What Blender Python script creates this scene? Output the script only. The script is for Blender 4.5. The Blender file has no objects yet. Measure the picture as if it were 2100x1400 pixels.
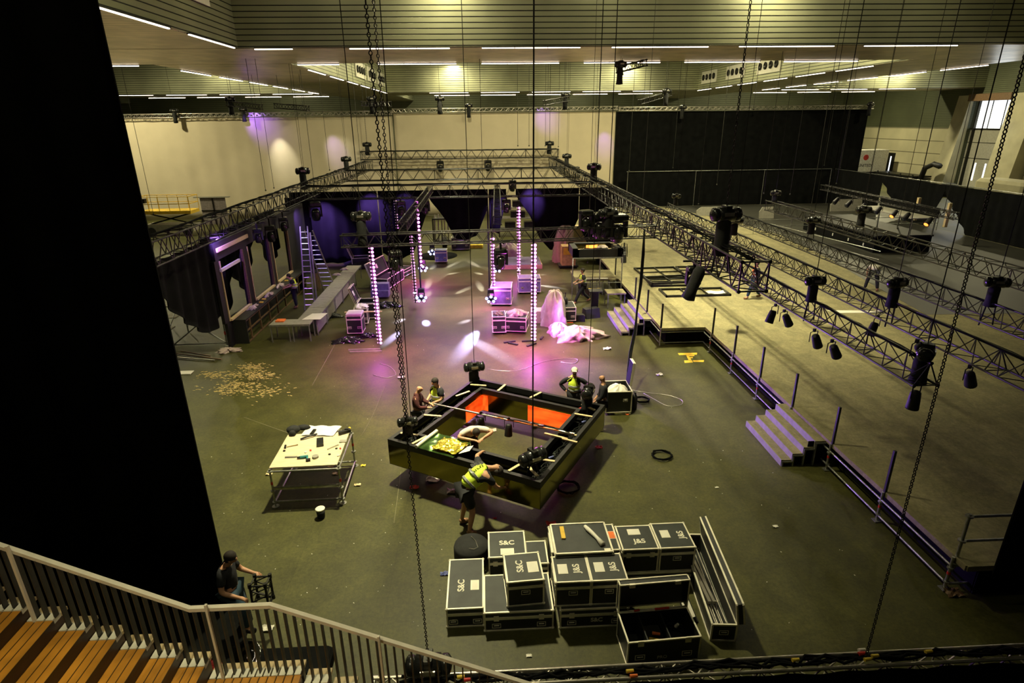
import bpy, math, random
from mathutils import Matrix, Vector, Quaternion
random.seed(7)
PI = math.pi
scene = bpy.context.scene
COL = scene.collection

# ------------------------------------------------------------------ camera (21 mm, 8.5 m above the hall floor)
H = 8.5
FPX = 1212.96
CAMM = Matrix(((0.99869072, 0.02697706, -0.04346353), (-0.05015011, 0.34873616, -0.93587823), (-0.01008994, 0.93683261, 0.34963247)))
cam_data = bpy.data.cameras.new('camera')
cam = bpy.data.objects.new('camera', cam_data)
COL.objects.link(cam)
cam_data.sensor_width = 36
cam_data.lens = FPX / 2100 * 36
cam_data.clip_end = 400
cam.matrix_world = Matrix.Translation((0, 0, H)) @ CAMM.to_4x4()
scene.camera = cam
scene.view_settings.view_transform = 'Standard'
scene.view_settings.look = 'None'
scene.view_settings.exposure = 0.4
scene.view_settings.gamma = 1.0
scene.view_settings.use_curve_mapping = False

# ------------------------------------------------------------------ world
world = bpy.data.worlds.new('world')
scene.world = world
world.use_nodes = True
world.node_tree.nodes['Background'].inputs[0].default_value = (0.75, 0.8, 0.45, 1)
world.node_tree.nodes['Background'].inputs[1].default_value = 0.018

# ------------------------------------------------------------------ lights
def area(x, y, z, size, watts, color=(1, .86, .5), rot=(0, 0, 0), spread=PI):
    d = bpy.data.lights.new('area_light', 'AREA')
    d.shape = 'DISK'; d.size = size; d.energy = watts; d.color = color; d.spread = spread
    o = bpy.data.objects.new('area_light', d); COL.objects.link(o)
    o.location = (x, y, z); o.rotation_euler = rot
def point(x, y, z, watts, color, r=.12):
    d = bpy.data.lights.new('lamp_light', 'POINT'); d.energy = watts; d.color = color; d.shadow_soft_size = r
    o = bpy.data.objects.new('lamp_light', d); COL.objects.link(o); o.location = (x, y, z)
def spot(p, t, watts, color, deg, blend=.6, r=.04):
    d = bpy.data.lights.new('spot_light', 'SPOT'); d.energy = watts; d.color = color; d.spot_size = math.radians(deg); d.spot_blend = blend; d.shadow_soft_size = r
    o = bpy.data.objects.new('spot_light', d); COL.objects.link(o); o.location = p
    o.rotation_euler = (Vector(t) - Vector(p)).to_track_quat('-Z', 'Y').to_euler()
WARM = (1, .90, .54)
# high-bay lamps in the coffers, with fills added for beam faces and far hall
for x, y, z, w in ((-1.4, 29.2, 14.9, 340), (13.4, 29.2, 14.9, 340), (6, 27.5, 16.2, 160), (20, 27, 16.2, 90), (-7, 27, 16.2, 60), 
                (-3, 74.4, 14.6, 700), (17.5, 74.4, 14.6, 700), (-3, 60, 16, 1700), (17.5, 60, 16, 1500), (-2, 43, 16, 1750), (8, 45, 16, 1150), (19, 43, 16, 2300),
                (-32, 50, 16, 2400), (-32, 68, 16, 1500), (45, 50, 16, 900), (50, 75, 16, 3200), (47, 88, 16, 3800), (-6, 95, 16, 1500), (16, 95, 16, 1500), (-32, 94, 16, 1200), (-26, 24, 16, 500), (40, 24, 16, 200)):
    area(x, y, z, .9, w, WARM)
area(-2, 15.5, 16, .8, 1130, WARM, spread=math.radians(84))
area(9.0, 24.5, 16, .8, 900, WARM, spread=math.radians(76))
area(-3.0, 2.2, 10.5, .4, 60, WARM, spread=math.radians(75))  # fill lamp added out of view to brighten the stairs and rail
area(-1.5, 7, 16, .8, 90, WARM)

MAG = (.95, .12, .90)
VIO = (.36, .16, 1.0)
for x, y, w in ((-4.25, 22.0, 34), (1.92, 22.0, 80), (-3.5, 33.0, 40), (.4, 27.8, 50), (1.95, 33.3, 34)):
    for z, k in ((.9, .35), (2.2, 1.5), (3.6, 2.0)):
        if z > 2: spot((x, y - .25, z), (x, y - .25, 0), w * k * 6.5, MAG, 125, 1.0, .2)
        else: point(x, y - .25, z, w * k * 2.6, MAG, .2)
spot((1.9, 21.6, .9), (8.7, 14.5, .35), 5000, VIO, 66, .9, .2)
spot((1.9, 22.6, .9), (6.4, 25, .4), 2400, VIO, 60, .9, .2)
# multi-lens heads near the floor: their beams on the floor
CL = {1: (-3.03, 27.4, .75), 2: (-3.5, 33.5, .75), 3: (.28, 27.0, .75), 4: (.74, 33.0, .75), 5: (-3.32, 38.0, .75)}
BEAMW = (.56, .50, 1.0)
for c, px, py, w, deg in ((3, 957, 636, 260, 9), (3, 966, 649, 120, 7), (3, 954, 659, 110, 6), (3, 963, 697, 420, 8), (1, 998, 712, 560, 8), (3, 1010, 641, 60, 14),
                          (1, 800, 639, 200, 7), (1, 821, 657, 100, 6), (1, 806, 691, 330, 7), (1, 878, 641, 60, 14), (1, 874, 661, 110, 9), (1, 878, 603, 60, 14), (1, 878, 583, 90, 8),
                          (1, 810, 599, 110, 7), (2, 887, 549, 60, 14), (2, 926, 544, 110, 6), (4, 973, 542, 120, 6), (2, 926, 561, 160, 8), (4, 983, 561, 160, 8), (1, 949, 596, 110, 6),
                          (3, 985, 589, 200, 7), (4, 1020, 580, 70, 12), (2, 830, 567, 240, 7), (4, 1108, 563, 280, 7), (4, 1123, 587, 220, 6), (3, 1106, 647, 180, 7), (3, 1130, 700, 100, 6)):
    r = CAMM @ Vector((px - 1050, -(py - 700), -FPX)); t = -H / r.z
    o_ = Vector(CL[c]); g_ = Vector((r.x * t, r.y * t, 0)); h_ = (g_ - o_).normalized() * .42
    spot(o_ + Vector((h_.x, h_.y, 0)), g_, min(1.0, .4 + w / 350) * (45 if (g_ - o_).length < 1.9 else 90 if (px, py) == (874, 661) else 150 if py > 685 else 520) * (g_ - o_).length ** 3, BEAMW, math.degrees(2 * math.atan((.42 if w >= 420 else .26) / (g_ - o_).length)), 1.0, .03)
# washes on the drapes
for x, y, z, tx, ty, tz, w, cc, dg in ((-10.2, 36.6, 4.4, -9.9, 38, 2.6, 500, VIO, 70), (-7.2, 36.4, 4.6, -6.9, 38, 3.4, 420, VIO, 60), (3.0, 36.6, 4.5, 3.1, 38, 3.8, 300, VIO, 60), (1.2, 36.6, 4.4, 1.1, 38, 3.2, 200, VIO, 60),
                                     (-4.9, 36.6, 4.4, -4.8, 38, 3.6, 150, VIO, 60), (-10.0, 22.6, 4.5, -10.3, 24.3, 3.4, 160, VIO, 80), (-9.6, 33, 4.2, -10.3, 34, 3, 90, VIO, 80),
                                     (-18.7, 56, 9.2, -18.3, 58, 5.5, 900, (1, .95, .75), 40), (-21, 56.3, 9.2, -20, 58, 8.4, 320, VIO, 80), (-14.2, 56, 9.2, -13.4, 58, 6.2, 380, VIO, 34), (11.4, 55.8, 9.0, 11.6, 58, 6.5, 420, VIO, 34), (5, 55.8, 9.2, 6, 58, 8.6, 200, VIO, 60),
                                     (-15.5, 56, 9.2, -12, 58, 4.5, 420, (1, .95, .75), 50)):
    spot((x, y, z), (tx, ty, tz), w * (7 if y < 40 else 1), cc, dg, 1.0, .05)
spot((-1.2, 26.5, 4.8), (-1.2, 26.5, 0), 2200, (.55, .30, 1), 135, 1.0, .3)  # this and the next: violet spots added unseen to tint the floor
spot((-1.0, 20.5, 4.6), (-1.0, 19.8, 0), 1500, (.80, .22, .85), 125, 1.0, .3)
spot((3.2, 34.5, 2.0), (4.2, 37, 0), 60, (1, .16, .04), 80, 1, .1)
point(2.4, 33.4, 3.0, 30, (1, .3, .7), .2)
# violet light from above on the floor inside the mirrored square frame
spot((0, 15.2, 4.0), (.4, 13.6, 0), 60, (.62, .3, .8), 60, .8, .2)
spot((-9.0, 27.0, 4.3), (-8.2, 28.2, 3.3), 120, (.45, .4, 1), 50, 1, .05)  # blue-white spot on the top of the stepladder
# daylight behind the tall door of the right wall
area(60.5, 72.2, 9.2, 3, 260, (.85, .93, 1), (0, math.radians(60), 0))

# ------------------------------------------------------------------ helpers
def at(px, py, z=0.0):
    """the real-world point at height z seen at that place of the photograph (used to measure positions)"""
    r = CAMM @ Vector((px - 1050, -(py - 700), -FPX)); t = (z - H) / r.z
    return (r.x * t, r.y * t, z)
def atY(px, py, Y):
    r = CAMM @ Vector((px - 1050, -(py - 700), -FPX)); t = Y / r.y
    return (r.x * t, Y, H + r.z * t)
def atX(px, py, X):
    r = CAMM @ Vector((px - 1050, -(py - 700), -FPX)); t = X / r.x
    return (X, r.y * t, H + r.z * t)

def V(*a): return Vector(a)
class MB:
    def __init__(s): s.v = []; s.f = []; s.sm = []
    def add(s, vs, fs, smooth=False, M=None):
        b = len(s.v)
        for p in vs:
            p = Vector(p)
            if M is not None: p = M @ p
            s.v.append(p)
        for f in fs: s.f.append([i + b for i in f]); s.sm.append(smooth)
        return s
    def box(s, cx, cy, cz, sx, sy, sz, M=None, bev=0):
        x, y, z = sx / 2, sy / 2, sz / 2
        vs = [(cx + a * x, cy + b * y, cz + c * z) for a in (-1, 1) for b in (-1, 1) for c in (-1, 1)]
        return s.add(vs, [(0, 1, 3, 2), (4, 6, 7, 5), (0, 4, 5, 1), (2, 3, 7, 6), (0, 2, 6, 4), (1, 5, 7, 3)], False, M)
    def bx(s, x0, x1, y0, y1, z0, z1, M=None):
        return s.box((x0 + x1) / 2, (y0 + y1) / 2, (z0 + z1) / 2, x1 - x0, y1 - y0, z1 - z0, M)
    def rbox(s, cx, cy, cz, sx, sy, sz, r, M=None, n=3):
        """box with rounded vertical corners and chamfered top"""
        pts = []
        for q, (a, b) in enumerate(((1, 1), (-1, 1), (-1, -1), (1, -1))):
            for k in range(n + 1):
                t = q * PI / 2 + k * PI / 2 / n
                pts.append((cx + a * (sx / 2 - r) + r * math.cos(t), cy + b * (sy / 2 - r) + r * math.sin(t)))
        m = len(pts); e = min(r * .6, sz / 3)
        rings = [(0, .0), (e, 1), (sz - e, 1), (sz, .0)]
        vs = []
        for h, k in rings:
            q = 1 - (1 - k) * (2 * e / max(sx, sy))
            vs += [(cx + (p[0] - cx) * q, cy + (p[1] - cy) * q, cz - sz / 2 + h) for p in pts]
        fs = [tuple(range(m - 1, -1, -1)), tuple(range(3 * m, 4 * m))]
        for j in range(3):
            fs += [(j * m + i, j * m + (i + 1) % m, (j + 1) * m + (i + 1) % m, (j + 1) * m + i) for i in range(m)]
        return s.add(vs, fs, False, M)
    def tube(s, p, q, r, n=8, r2=None, caps=True, M=None):
        p = Vector(p); q = Vector(q); d = q - p
        if d.length < 1e-6: return s
        d.normalize(); a = d.orthogonal().normalized(); b = d.cross(a)
        r2 = r if r2 is None else r2
        vs = []
        for c, rr in ((p, r), (q, r2)):
            vs += [c + (a * math.cos(2 * PI * i / n) + b * math.sin(2 * PI * i / n)) * rr for i in range(n)]
        fs = [(i, (i + 1) % n, n + (i + 1) % n, n + i) for i in range(n)]
        s.add(vs, fs, n > 5, M)
        if caps: s.add(vs, [tuple(range(n - 1, -1, -1)), tuple(range(n, 2 * n))], False, M)
        return s
    def path(s, pts, r, n=6, closed=False, M=None):
        pts = [Vector(p) for p in pts]; m = len(pts); vs = []; a = None
        rr = r if isinstance(r, (list, tuple)) else [r] * m
        for i in range(m):
            if closed: d = pts[(i + 1) % m] - pts[i - 1]
            else: d = pts[min(i + 1, m - 1)] - pts[max(i - 1, 0)]
            if d.length < 1e-9: d = Vector((0, 0, 1))
            d.normalize()
            if a is None: a = d.orthogonal().normalized()
            else:
                a = a - d * a.dot(d)
                a = a.normalized() if a.length > 1e-6 else d.orthogonal().normalized()
            b = d.cross(a)
            vs += [pts[i] + (a * math.cos(2 * PI * k / n) + b * math.sin(2 * PI * k / n)) * rr[i] for k in range(n)]
        fs = []
        for i in range(m if closed else m - 1):
            j = (i + 1) % m
            fs += [(i * n + k, i * n + (k + 1) % n, j * n + (k + 1) % n, j * n + k) for k in range(n)]
        if not closed: fs += [tuple(range(n - 1, -1, -1)), tuple(range((m - 1) * n, m * n))]
        return s.add(vs, fs, True, M)
    def lathe(s, prof, c=(0, 0, 0), n=16, M=None, smooth=True):
        vs = []
        for r, z in prof:
            vs += [(c[0] + r * math.cos(2 * PI * i / n), c[1] + r * math.sin(2 * PI * i / n), c[2] + z) for i in range(n)]
        fs = []
        for j in range(len(prof) - 1):
            fs += [(j * n + i, j * n + (i + 1) % n, (j + 1) * n + (i + 1) % n, (j + 1) * n + i) for i in range(n)]
        fs += [tuple(range(n - 1, -1, -1)), tuple(range((len(prof) - 1) * n, len(prof) * n))]
        return s.add(vs, fs, smooth, M)
    def ball(s, c, r, n=8, m=5, sc=(1, 1, 1), M=None, cut=0):
        prof = [(max(1e-4, r * math.sin(PI * (1 - cut) * (1 - j / m))), r * math.cos(PI * (1 - cut) * (1 - j / m))) for j in range(m + 1)]
        T = Matrix.Translation(c) @ Matrix.Diagonal((sc[0], sc[1], sc[2], 1))
        if M is not None: T = M @ T
        return s.lathe(prof, (0, 0, 0), n, T)
    def ext(s, poly, vec, M=None):
        """extrude a planar polygon (3-D points) along vec"""
        n = len(poly); vec = Vector(vec)
        vs = [Vector(p) for p in poly] + [Vector(p) + vec for p in poly]
        fs = [tuple(range(n - 1, -1, -1)), tuple(range(n, 2 * n))] + [(i, (i + 1) % n, n + (i + 1) % n, n + i) for i in range(n)]
        return s.add(vs, fs, False, M)
    def grid(s, fn, nu, nv, smooth=True, thick=0):
        vs = [Vector(fn(i / nu, j / nv)) for i in range(nu + 1) for j in range(nv + 1)]
        fs = [(i * (nv + 1) + j, (i + 1) * (nv + 1) + j, (i + 1) * (nv + 1) + j + 1, i * (nv + 1) + j + 1) for i in range(nu) for j in range(nv)]
        return s.add(vs, fs, smooth)
def obj(name, mb, mat, parent=None, kind=None):
    me = bpy.data.meshes.new(name)
    vs = mb.v; off = Vector((0, 0, 0))
    if parent is None and vs:
        lo = [min(v[k] for v in vs) for k in range(3)]; hi = [max(v[k] for v in vs) for k in range(3)]
        off = Vector(((lo[0] + hi[0]) / 2, (lo[1] + hi[1]) / 2, lo[2]))
    me.from_pydata([tuple(v - off) for v in vs], [], mb.f)
    me.polygons.foreach_set('use_smooth', mb.sm)
    me.update()
    if mat: me.materials.append(mat)
    o = bpy.data.objects.new(name, me); COL.objects.link(o); o.location = off
    if parent: o.parent = parent
    if kind: o['kind'] = kind
    return o
def tag(o, label, cat, group=None, kind=None):
    o['label'] = label; o['category'] = cat
    if group: o['group'] = group
    if kind: o['kind'] = kind
    return o
def thing(name, label, cat, loc=(0, 0, 0), rz=0, group=None):
    o = bpy.data.objects.new(name, None); COL.objects.link(o); o.empty_display_size = .1
    o.location = loc; o.rotation_euler = (0, 0, rz)
    return tag(o, label, cat, group)
def dup(root, loc, rz=None, label=None, group=None, scale=None):
    r = root.copy(); COL.objects.link(r); r.location = loc
    if rz is not None: r.rotation_euler = (0, 0, rz)
    if scale: r.scale = scale
    if label: r['label'] = label
    if group: r['group'] = group
    for ch in list(root.children):
        c = ch.copy(); COL.objects.link(c); c.parent = r
        for g in list(ch.children):
            d = g.copy(); COL.objects.link(d); d.parent = c
    return r

# ------------------------------------------------------------------ materials
def newmat(name):
    m = bpy.data.materials.new(name); m.use_nodes = True
    return m, m.node_tree, m.node_tree.nodes['Principled BSDF']
def mat(name, col, rough=.6, metal=0, var=.25, scale=6, bump=0, bscale=60, spec=.5, emis=None, estr=0, coat=0):
    m, t, b = newmat(name); N = t.nodes; L = t.links
    tc = N.new('ShaderNodeTexCoord'); nz = N.new('ShaderNodeTexNoise'); nz.inputs['Scale'].default_value = scale; nz.inputs['Detail'].default_value = 5
    L.new(tc.outputs['Object'], nz.inputs['Vector'])
    cr = N.new('ShaderNodeValToRGB'); cr.color_ramp.elements[0].position = .3; cr.color_ramp.elements[1].position = .7
    cr.color_ramp.elements[0].color = tuple(max(0, c * (1 - var)) for c in col) + (1,)
    cr.color_ramp.elements[1].color = tuple(min(1, c * (1 + var)) for c in col) + (1,)
    L.new(nz.outputs['Fac'], cr.inputs['Fac']); L.new(cr.outputs['Color'], b.inputs['Base Color'])
    b.inputs['Roughness'].default_value = rough; b.inputs['Metallic'].default_value = metal; b.inputs['Specular IOR Level'].default_value = spec
    if coat: b.inputs['Coat Weight'].default_value = coat
    if bump:
        n2 = N.new('ShaderNodeTexNoise'); n2.inputs['Scale'].default_value = bscale; L.new(tc.outputs['Object'], n2.inputs['Vector'])
        bp = N.new('ShaderNodeBump'); bp.inputs['Strength'].default_value = bump; bp.inputs['Distance'].default_value = .02
        L.new(n2.outputs['Fac'], bp.inputs['Height']); L.new(bp.outputs['Normal'], b.inputs['Normal'])
    if emis:
        b.inputs['Emission Color'].default_value = tuple(emis) + (1,); b.inputs['Emission Strength'].default_value = estr
    return m
def ceilz(x, y, z=17.0):
    return 11.7 if (30.4 < y < 38.2 or 75.9 < y < 83.7 or -18.7 < x < -10.9 or 26.2 < x < 34) else z
def stripes(name, col, gap, axis, period, duty=.2, rough=.45, metal=.3, var=.2, nscale=.35, edge=.02, bump=.6, off=0):
    """panelling with regular dark grooves across one world axis"""
    m, t, b = newmat(name); N = t.nodes; L = t.links
    g = N.new('ShaderNodeNewGeometry'); sp = N.new('ShaderNodeSeparateXYZ'); L.new(g.outputs['Position'], sp.inputs[0])
    def mth(op, a, v):
        q = N.new('ShaderNodeMath'); q.operation = op; L.new(a, q.inputs[0]); q.inputs[1].default_value = v; return q.outputs[0]
    f = mth('FRACT', mth('ADD', mth('MULTIPLY', sp.outputs[axis], 1 / period), 100.0 + off), 0)
    cr = N.new('ShaderNodeValToRGB'); e = cr.color_ramp.elements
    e[0].position = duty - edge; e[0].color = (0, 0, 0, 1); e[1].position = duty + edge; e[1].color = (1, 1, 1, 1)
    L.new(f, cr.inputs['Fac'])
    nz = N.new('ShaderNodeTexNoise'); nz.inputs['Scale'].default_value = nscale; L.new(g.outputs['Position'], nz.inputs['Vector'])
    c2 = N.new('ShaderNodeValToRGB'); c2.color_ramp.elements[0].position = .35; c2.color_ramp.elements[1].position = .65
    c2.color_ramp.elements[0].color = tuple(c * (1 - var) for c in col) + (1,); c2.color_ramp.elements[1].color = tuple(c * (1 + var) for c in col) + (1,)
    L.new(nz.outputs['Fac'], c2.inputs['Fac'])
    mx = N.new('ShaderNodeMix'); mx.data_type = 'RGBA'; L.new(cr.outputs['Color'], mx.inputs['Factor'])
    mx.inputs['A'].default_value = tuple(gap) + (1,); L.new(c2.outputs['Color'], mx.inputs['B']); L.new(mx.outputs['Result'], b.inputs['Base Color'])
    bp = N.new('ShaderNodeBump'); bp.inputs['Strength'].default_value = bump; bp.inputs['Distance'].default_value = .03
    L.new(cr.outputs['Color'], bp.inputs['Height']); L.new(bp.outputs['Normal'], b.inputs['Normal'])
    b.inputs['Roughness'].default_value = rough; b.inputs['Metallic'].default_value = metal
    return m
def floormat(name, col, var, rough, seam=(2.0, 1.6), seamdark=.75, speck=.5, streak=0):
    m, t, b = newmat(name); N = t.nodes; L = t.links
    g = N.new('ShaderNodeNewGeometry')
    n1 = N.new('ShaderNodeTexNoise'); n1.inputs['Scale'].default_value = .35; n1.inputs['Detail'].default_value = 8; n1.inputs['Roughness'].default_value = .65
    L.new(g.outputs['Position'], n1.inputs['Vector'])
    if streak:
        mp = N.new('ShaderNodeMapping'); mp.inputs['Scale'].default_value = (1.0, .12, 1); L.new(g.outputs['Position'], mp.inputs['Vector']); L.new(mp.outputs[0], n1.inputs['Vector']); n1.inputs['Scale'].default_value = 1.4
    cr = N.new('ShaderNodeValToRGB'); cr.color_ramp.elements[0].position = .3; cr.color_ramp.elements[1].position = .72
    cr.color_ramp.elements[0].color = tuple(c * (1 - var) for c in col) + (1,); cr.color_ramp.elements[1].color = tuple(c * (1 + var) for c in col) + (1,)
    L.new(n1.outputs['Fac'], cr.inputs['Fac'])
    n2 = N.new('ShaderNodeTexNoise'); n2.inputs['Scale'].default_value = 14; n2.inputs['Detail'].default_value = 6; n2.inputs['Roughness'].default_value = .8; L.new(g.outputs['Position'], n2.inputs['Vector'])
    c2 = N.new('ShaderNodeValToRGB'); c2.color_ramp.elements[0].position = .38; c2.color_ramp.elements[1].position = .64
    c2.color_ramp.elements[0].color = (1 - speck * .5,) * 3 + (1,); c2.color_ramp.elements[1].color = (1 + speck * .5,) * 3 + (1,)
    L.new(n2.outputs['Fac'], c2.inputs['Fac'])
    n3 = N.new('ShaderNodeTexNoise'); n3.inputs['Scale'].default_value = 1.7; n3.inputs['Detail'].default_value = 12; n3.inputs['Roughness'].default_value = .78; n3.inputs['Distortion'].default_value = .6; L.new(g.outputs['Position'], n3.inputs['Vector'])
    c3 = N.new('ShaderNodeValToRGB'); c3.color_ramp.elements[0].position = .40; c3.color_ramp.elements[1].position = .62
    c3.color_ramp.elements[0].color = (.80, .81, .80, 1); c3.color_ramp.elements[1].color = (1.16, 1.15, 1.12, 1); L.new(n3.outputs['Fac'], c3.inputs['Fac'])
    m0 = N.new('ShaderNodeMix'); m0.data_type = 'RGBA'; m0.blend_type = 'MULTIPLY'; m0.inputs['Factor'].default_value = 1
    L.new(cr.outputs['Color'], m0.inputs['A']); L.new(c3.outputs['Color'], m0.inputs['B'])
    mu = N.new('ShaderNodeMix'); mu.data_type = 'RGBA'; mu.blend_type = 'MULTIPLY'; mu.inputs['Factor'].default_value = 1
    L.new(m0.outputs['Result'], mu.inputs['A']); L.new(c2.outputs['Color'], mu.inputs['B'])
    br = N.new('ShaderNodeTexBrick'); br.inputs['Scale'].default_value = 1; br.inputs['Brick Width'].default_value = seam[0]; br.inputs['Row Height'].default_value = seam[1]
    br.inputs['Mortar Size'].default_value = .008; br.inputs['Mortar Smooth'].default_value = .4; br.offset = .0
    for k, c in (('Color1', (1, 1, 1, 1)), ('Color2', (.94, .94, .94, 1)), ('Mortar', (seamdark,) * 3 + (1,))): br.inputs[k].default_value = c
    L.new(g.outputs['Position'], br.inputs['Vector'])
    m2 = N.new('ShaderNodeMix'); m2.data_type = 'RGBA'; m2.blend_type = 'MULTIPLY'; m2.inputs['Factor'].default_value = 1
    L.new(mu.outputs['Result'], m2.inputs['A']); L.new(br.outputs['Color'], m2.inputs['B']); L.new(m2.outputs['Result'], b.inputs['Base Color'])
    mr = N.new('ShaderNodeMapRange'); mr.inputs['To Min'].default_value = rough - .12; mr.inputs['To Max'].default_value = rough + .12
    L.new(n1.outputs['Fac'], mr.inputs['Value']); L.new(mr.outputs['Result'], b.inputs['Roughness'])
    b.inputs['Specular IOR Level'].default_value = .3
    bp = N.new('ShaderNodeBump'); bp.inputs['Strength'].default_value = .25; bp.inputs['Distance'].default_value = .01; L.new(n2.outputs['Fac'], bp.inputs['Height']); L.new(bp.outputs['Normal'], b.inputs['Normal'])
    return m
def woodmat(name, c1, c2, scale=(6, 1, 6), rough=.5):
    m, t, b = newmat(name); N = t.nodes; L = t.links
    tc = N.new('ShaderNodeTexCoord'); mp = N.new('ShaderNodeMapping'); mp.inputs['Scale'].default_value = scale; L.new(tc.outputs['Object'], mp.inputs['Vector'])
    nz = N.new('ShaderNodeTexNoise'); nz.inputs['Scale'].default_value = 4; nz.inputs['Detail'].default_value = 6; L.new(mp.outputs[0], nz.inputs['Vector'])
    cr = N.new('ShaderNodeValToRGB'); cr.color_ramp.elements[0].position = .35; cr.color_ramp.elements[1].position = .65
    cr.color_ramp.elements[0].color = tuple(c1) + (1,); cr.color_ramp.elements[1].color = tuple(c2) + (1,)
    L.new(nz.outputs['Fac'], cr.inputs['Fac']); L.new(cr.outputs['Color'], b.inputs['Base Color']); b.inputs['Roughness'].default_value = rough
    return m
m_floor = floormat('hall_floor', (.056, .056, .014), .42, .50, (2.0, 50), .8, .5)
m_deck = floormat('stage_carpet', (.25, .225, .12), .20, .9, (2.07, 2.07), .82, .35, streak=1)
m_face = stripes('louvred_metal', (.39, .40, .26), (.012, .014, .012), 2, .235, .17, .34, .55, .18, .3)
m_soffit = stripes('perforated_soffit', (.62, .53, .39), (.28, .25, .18), 1, .5, .10, .34, .6, .2, .9, bump=.3)
m_ceil = mat('ceiling_dark', (.05, .052, .035), .7)
m_wallr = stripes('green_corrugated_cladding', (.085, .095, .05), (.05, .056, .032), 2, .22, .25, .55, .2, .12, .3)
m_panel = stripes('pale_wall_panels', (.42, .39, .25), (.06, .055, .035), 2, 1.62, .045, .7, 0, .08, .4, off=.75)
m_conc = mat('pale_concrete', (.40, .37, .24), .8, var=.15, scale=.6)
m_chrome = mat('polished_chrome', (.8, .8, .76), .08, 1.0, var=.1)
m_gloss = mat('dark_dance_floor', (.034, .034, .026), .5, var=.3, scale=.3)
m_back = stripes('back_wall_cladding', (.11, .12, .07), (.05, .055, .03), 2, .3, .2, .5, .3, .15, .3)
m_black = mat('black_cloth', (.0045, .005, .0048), .95, var=.4, scale=2, spec=.1)
m_blackp = mat('black_paint', (.008, .008, .0075), .55, var=.3)
m_blackg = mat('glossy_black', (.012, .013, .012), .22, var=.3)
m_drape = mat('cream_drape', (.62, .54, .38), .9, var=.05, scale=.7, bump=.1, bscale=4)
m_dark = mat('dark_steel', (.022, .022, .018), .42, .7, var=.4)
m_trussb = mat('black_truss_tube', (.018, .018, .014), .36, .35, var=.5, scale=3)
m_alu = mat('aluminium', (.55, .52, .44), .33, .85, var=.2, scale=4)
m_edge = mat('aluminium_edging', (.80, .76, .60), .45, .25, var=.15, scale=5)
m_galv = mat('galvanised_tube', (.36, .37, .33), .38, .8, var=.3, scale=9)
m_lam = mat('black_laminate', (.014, .016, .014), .45, var=.25, scale=30, bump=.2, bscale=300)
m_lamt = mat('scuffed_case_top', (.020, .025, .020), .5, var=.3, scale=6, bump=.2, bscale=300)
m_white = mat('white_paint', (.72, .70, .58), .6, var=.06)
m_paper = mat('paper', (.72, .70, .60), .8, var=.05)
m_stencil = mat('stencil_paint', (.70, .68, .55), .8, var=.1)
m_red = mat('red_plastic', (.55, .03, .02), .5)
m_yel = mat('yellow_paint', (.65, .42, .03), .55, var=.15)
m_yell = mat('yellow_plastic', (.75, .55, .05), .5)
m_ply = woodmat('plywood', (.56, .46, .29), (.64, .55, .37), (1, 6, 1))
m_pine = woodmat('pine_batten', (.55, .42, .22), (.66, .53, .30))
m_brown = woodmat('brown_timber', (.10, .06, .03), (.17, .10, .05))
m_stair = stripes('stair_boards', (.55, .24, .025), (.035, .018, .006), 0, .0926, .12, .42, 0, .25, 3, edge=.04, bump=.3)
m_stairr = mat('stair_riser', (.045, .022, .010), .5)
m_rail = mat('pale_rail', (.80, .75, .62), .5, 0, var=.08)
m_bal = mat('grey_baluster', (.055, .055, .045), .5, .4, var=.15)
m_hivis = mat('hi_vis_yellow', (.72, .95, .06), .7, var=.08, emis=None)
m_refl = mat('reflective_tape', (.30, .32, .30), .4, .2, var=.1)
m_orange = mat('hi_vis_orange', (.85, .18, .03), .7)
m_skin = mat('skin', (.52, .28, .16), .55, var=.08, scale=10)
m_hair = mat('dark_hair', (.02, .014, .010), .8)
m_navy = mat('dark_clothes', (.012, .013, .016), .85, var=.3)
m_maroon = mat('maroon_fleece', (.055, .010, .010), .9, var=.2)
m_tee = mat('white_tshirt', (.62, .60, .50), .85, var=.05)
m_jean = mat('blue_jeans', (.02, .05, .075), .85, var=.3)
m_boot = mat('tan_boot', (.22, .12, .05), .8)
m_gold = mat('gold_mirror', (.26, .23, .07), .12, 1.0, var=.12, scale=.8)
m_film = mat('green_gold_film', (.10, .20, .05), .15, .8, var=.4, scale=3)
m_foil = mat('crumpled_gold_foil', (.62, .52, .06), .18, .85, var=.3, scale=5, bump=1, bscale=14)
m_glow = mat('painted_amber_glow', (.8, .1, .02), .4, emis=(1, .085, .01), estr=1.0)  # orange light on the inner mirrors put into an emissive colour
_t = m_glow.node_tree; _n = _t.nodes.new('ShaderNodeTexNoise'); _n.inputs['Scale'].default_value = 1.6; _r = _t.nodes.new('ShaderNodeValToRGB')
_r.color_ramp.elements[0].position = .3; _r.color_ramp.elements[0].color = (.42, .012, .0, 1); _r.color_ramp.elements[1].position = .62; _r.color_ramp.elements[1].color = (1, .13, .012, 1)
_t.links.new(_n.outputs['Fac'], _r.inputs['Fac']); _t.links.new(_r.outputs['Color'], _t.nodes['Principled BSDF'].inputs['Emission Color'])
m_tubel = mat('lit_tube', (1, .9, .75), .4, emis=(1, .84, .66), estr=7)
m_led = mat('lit_magenta_led', (1, .3, .9), .3, emis=(1, .22, .92), estr=4)
m_ledd = mat('dim_led_lens', (.5, .4, .42), .3, emis=(1, .55, .85), estr=.5)
m_lens = mat('lit_blue_white_lens', (.7, .7, 1), .3, emis=(.42, .45, 1), estr=3.5)
m_lensa = mat('amber_lens_and_glow', (.9, .3, .05), .3, emis=(1, .25, .04), estr=2.2)
m_day = mat('bright_daylight_pane', (1, 1, 1), .4, emis=(.9, .96, 1), estr=1.2)
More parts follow.
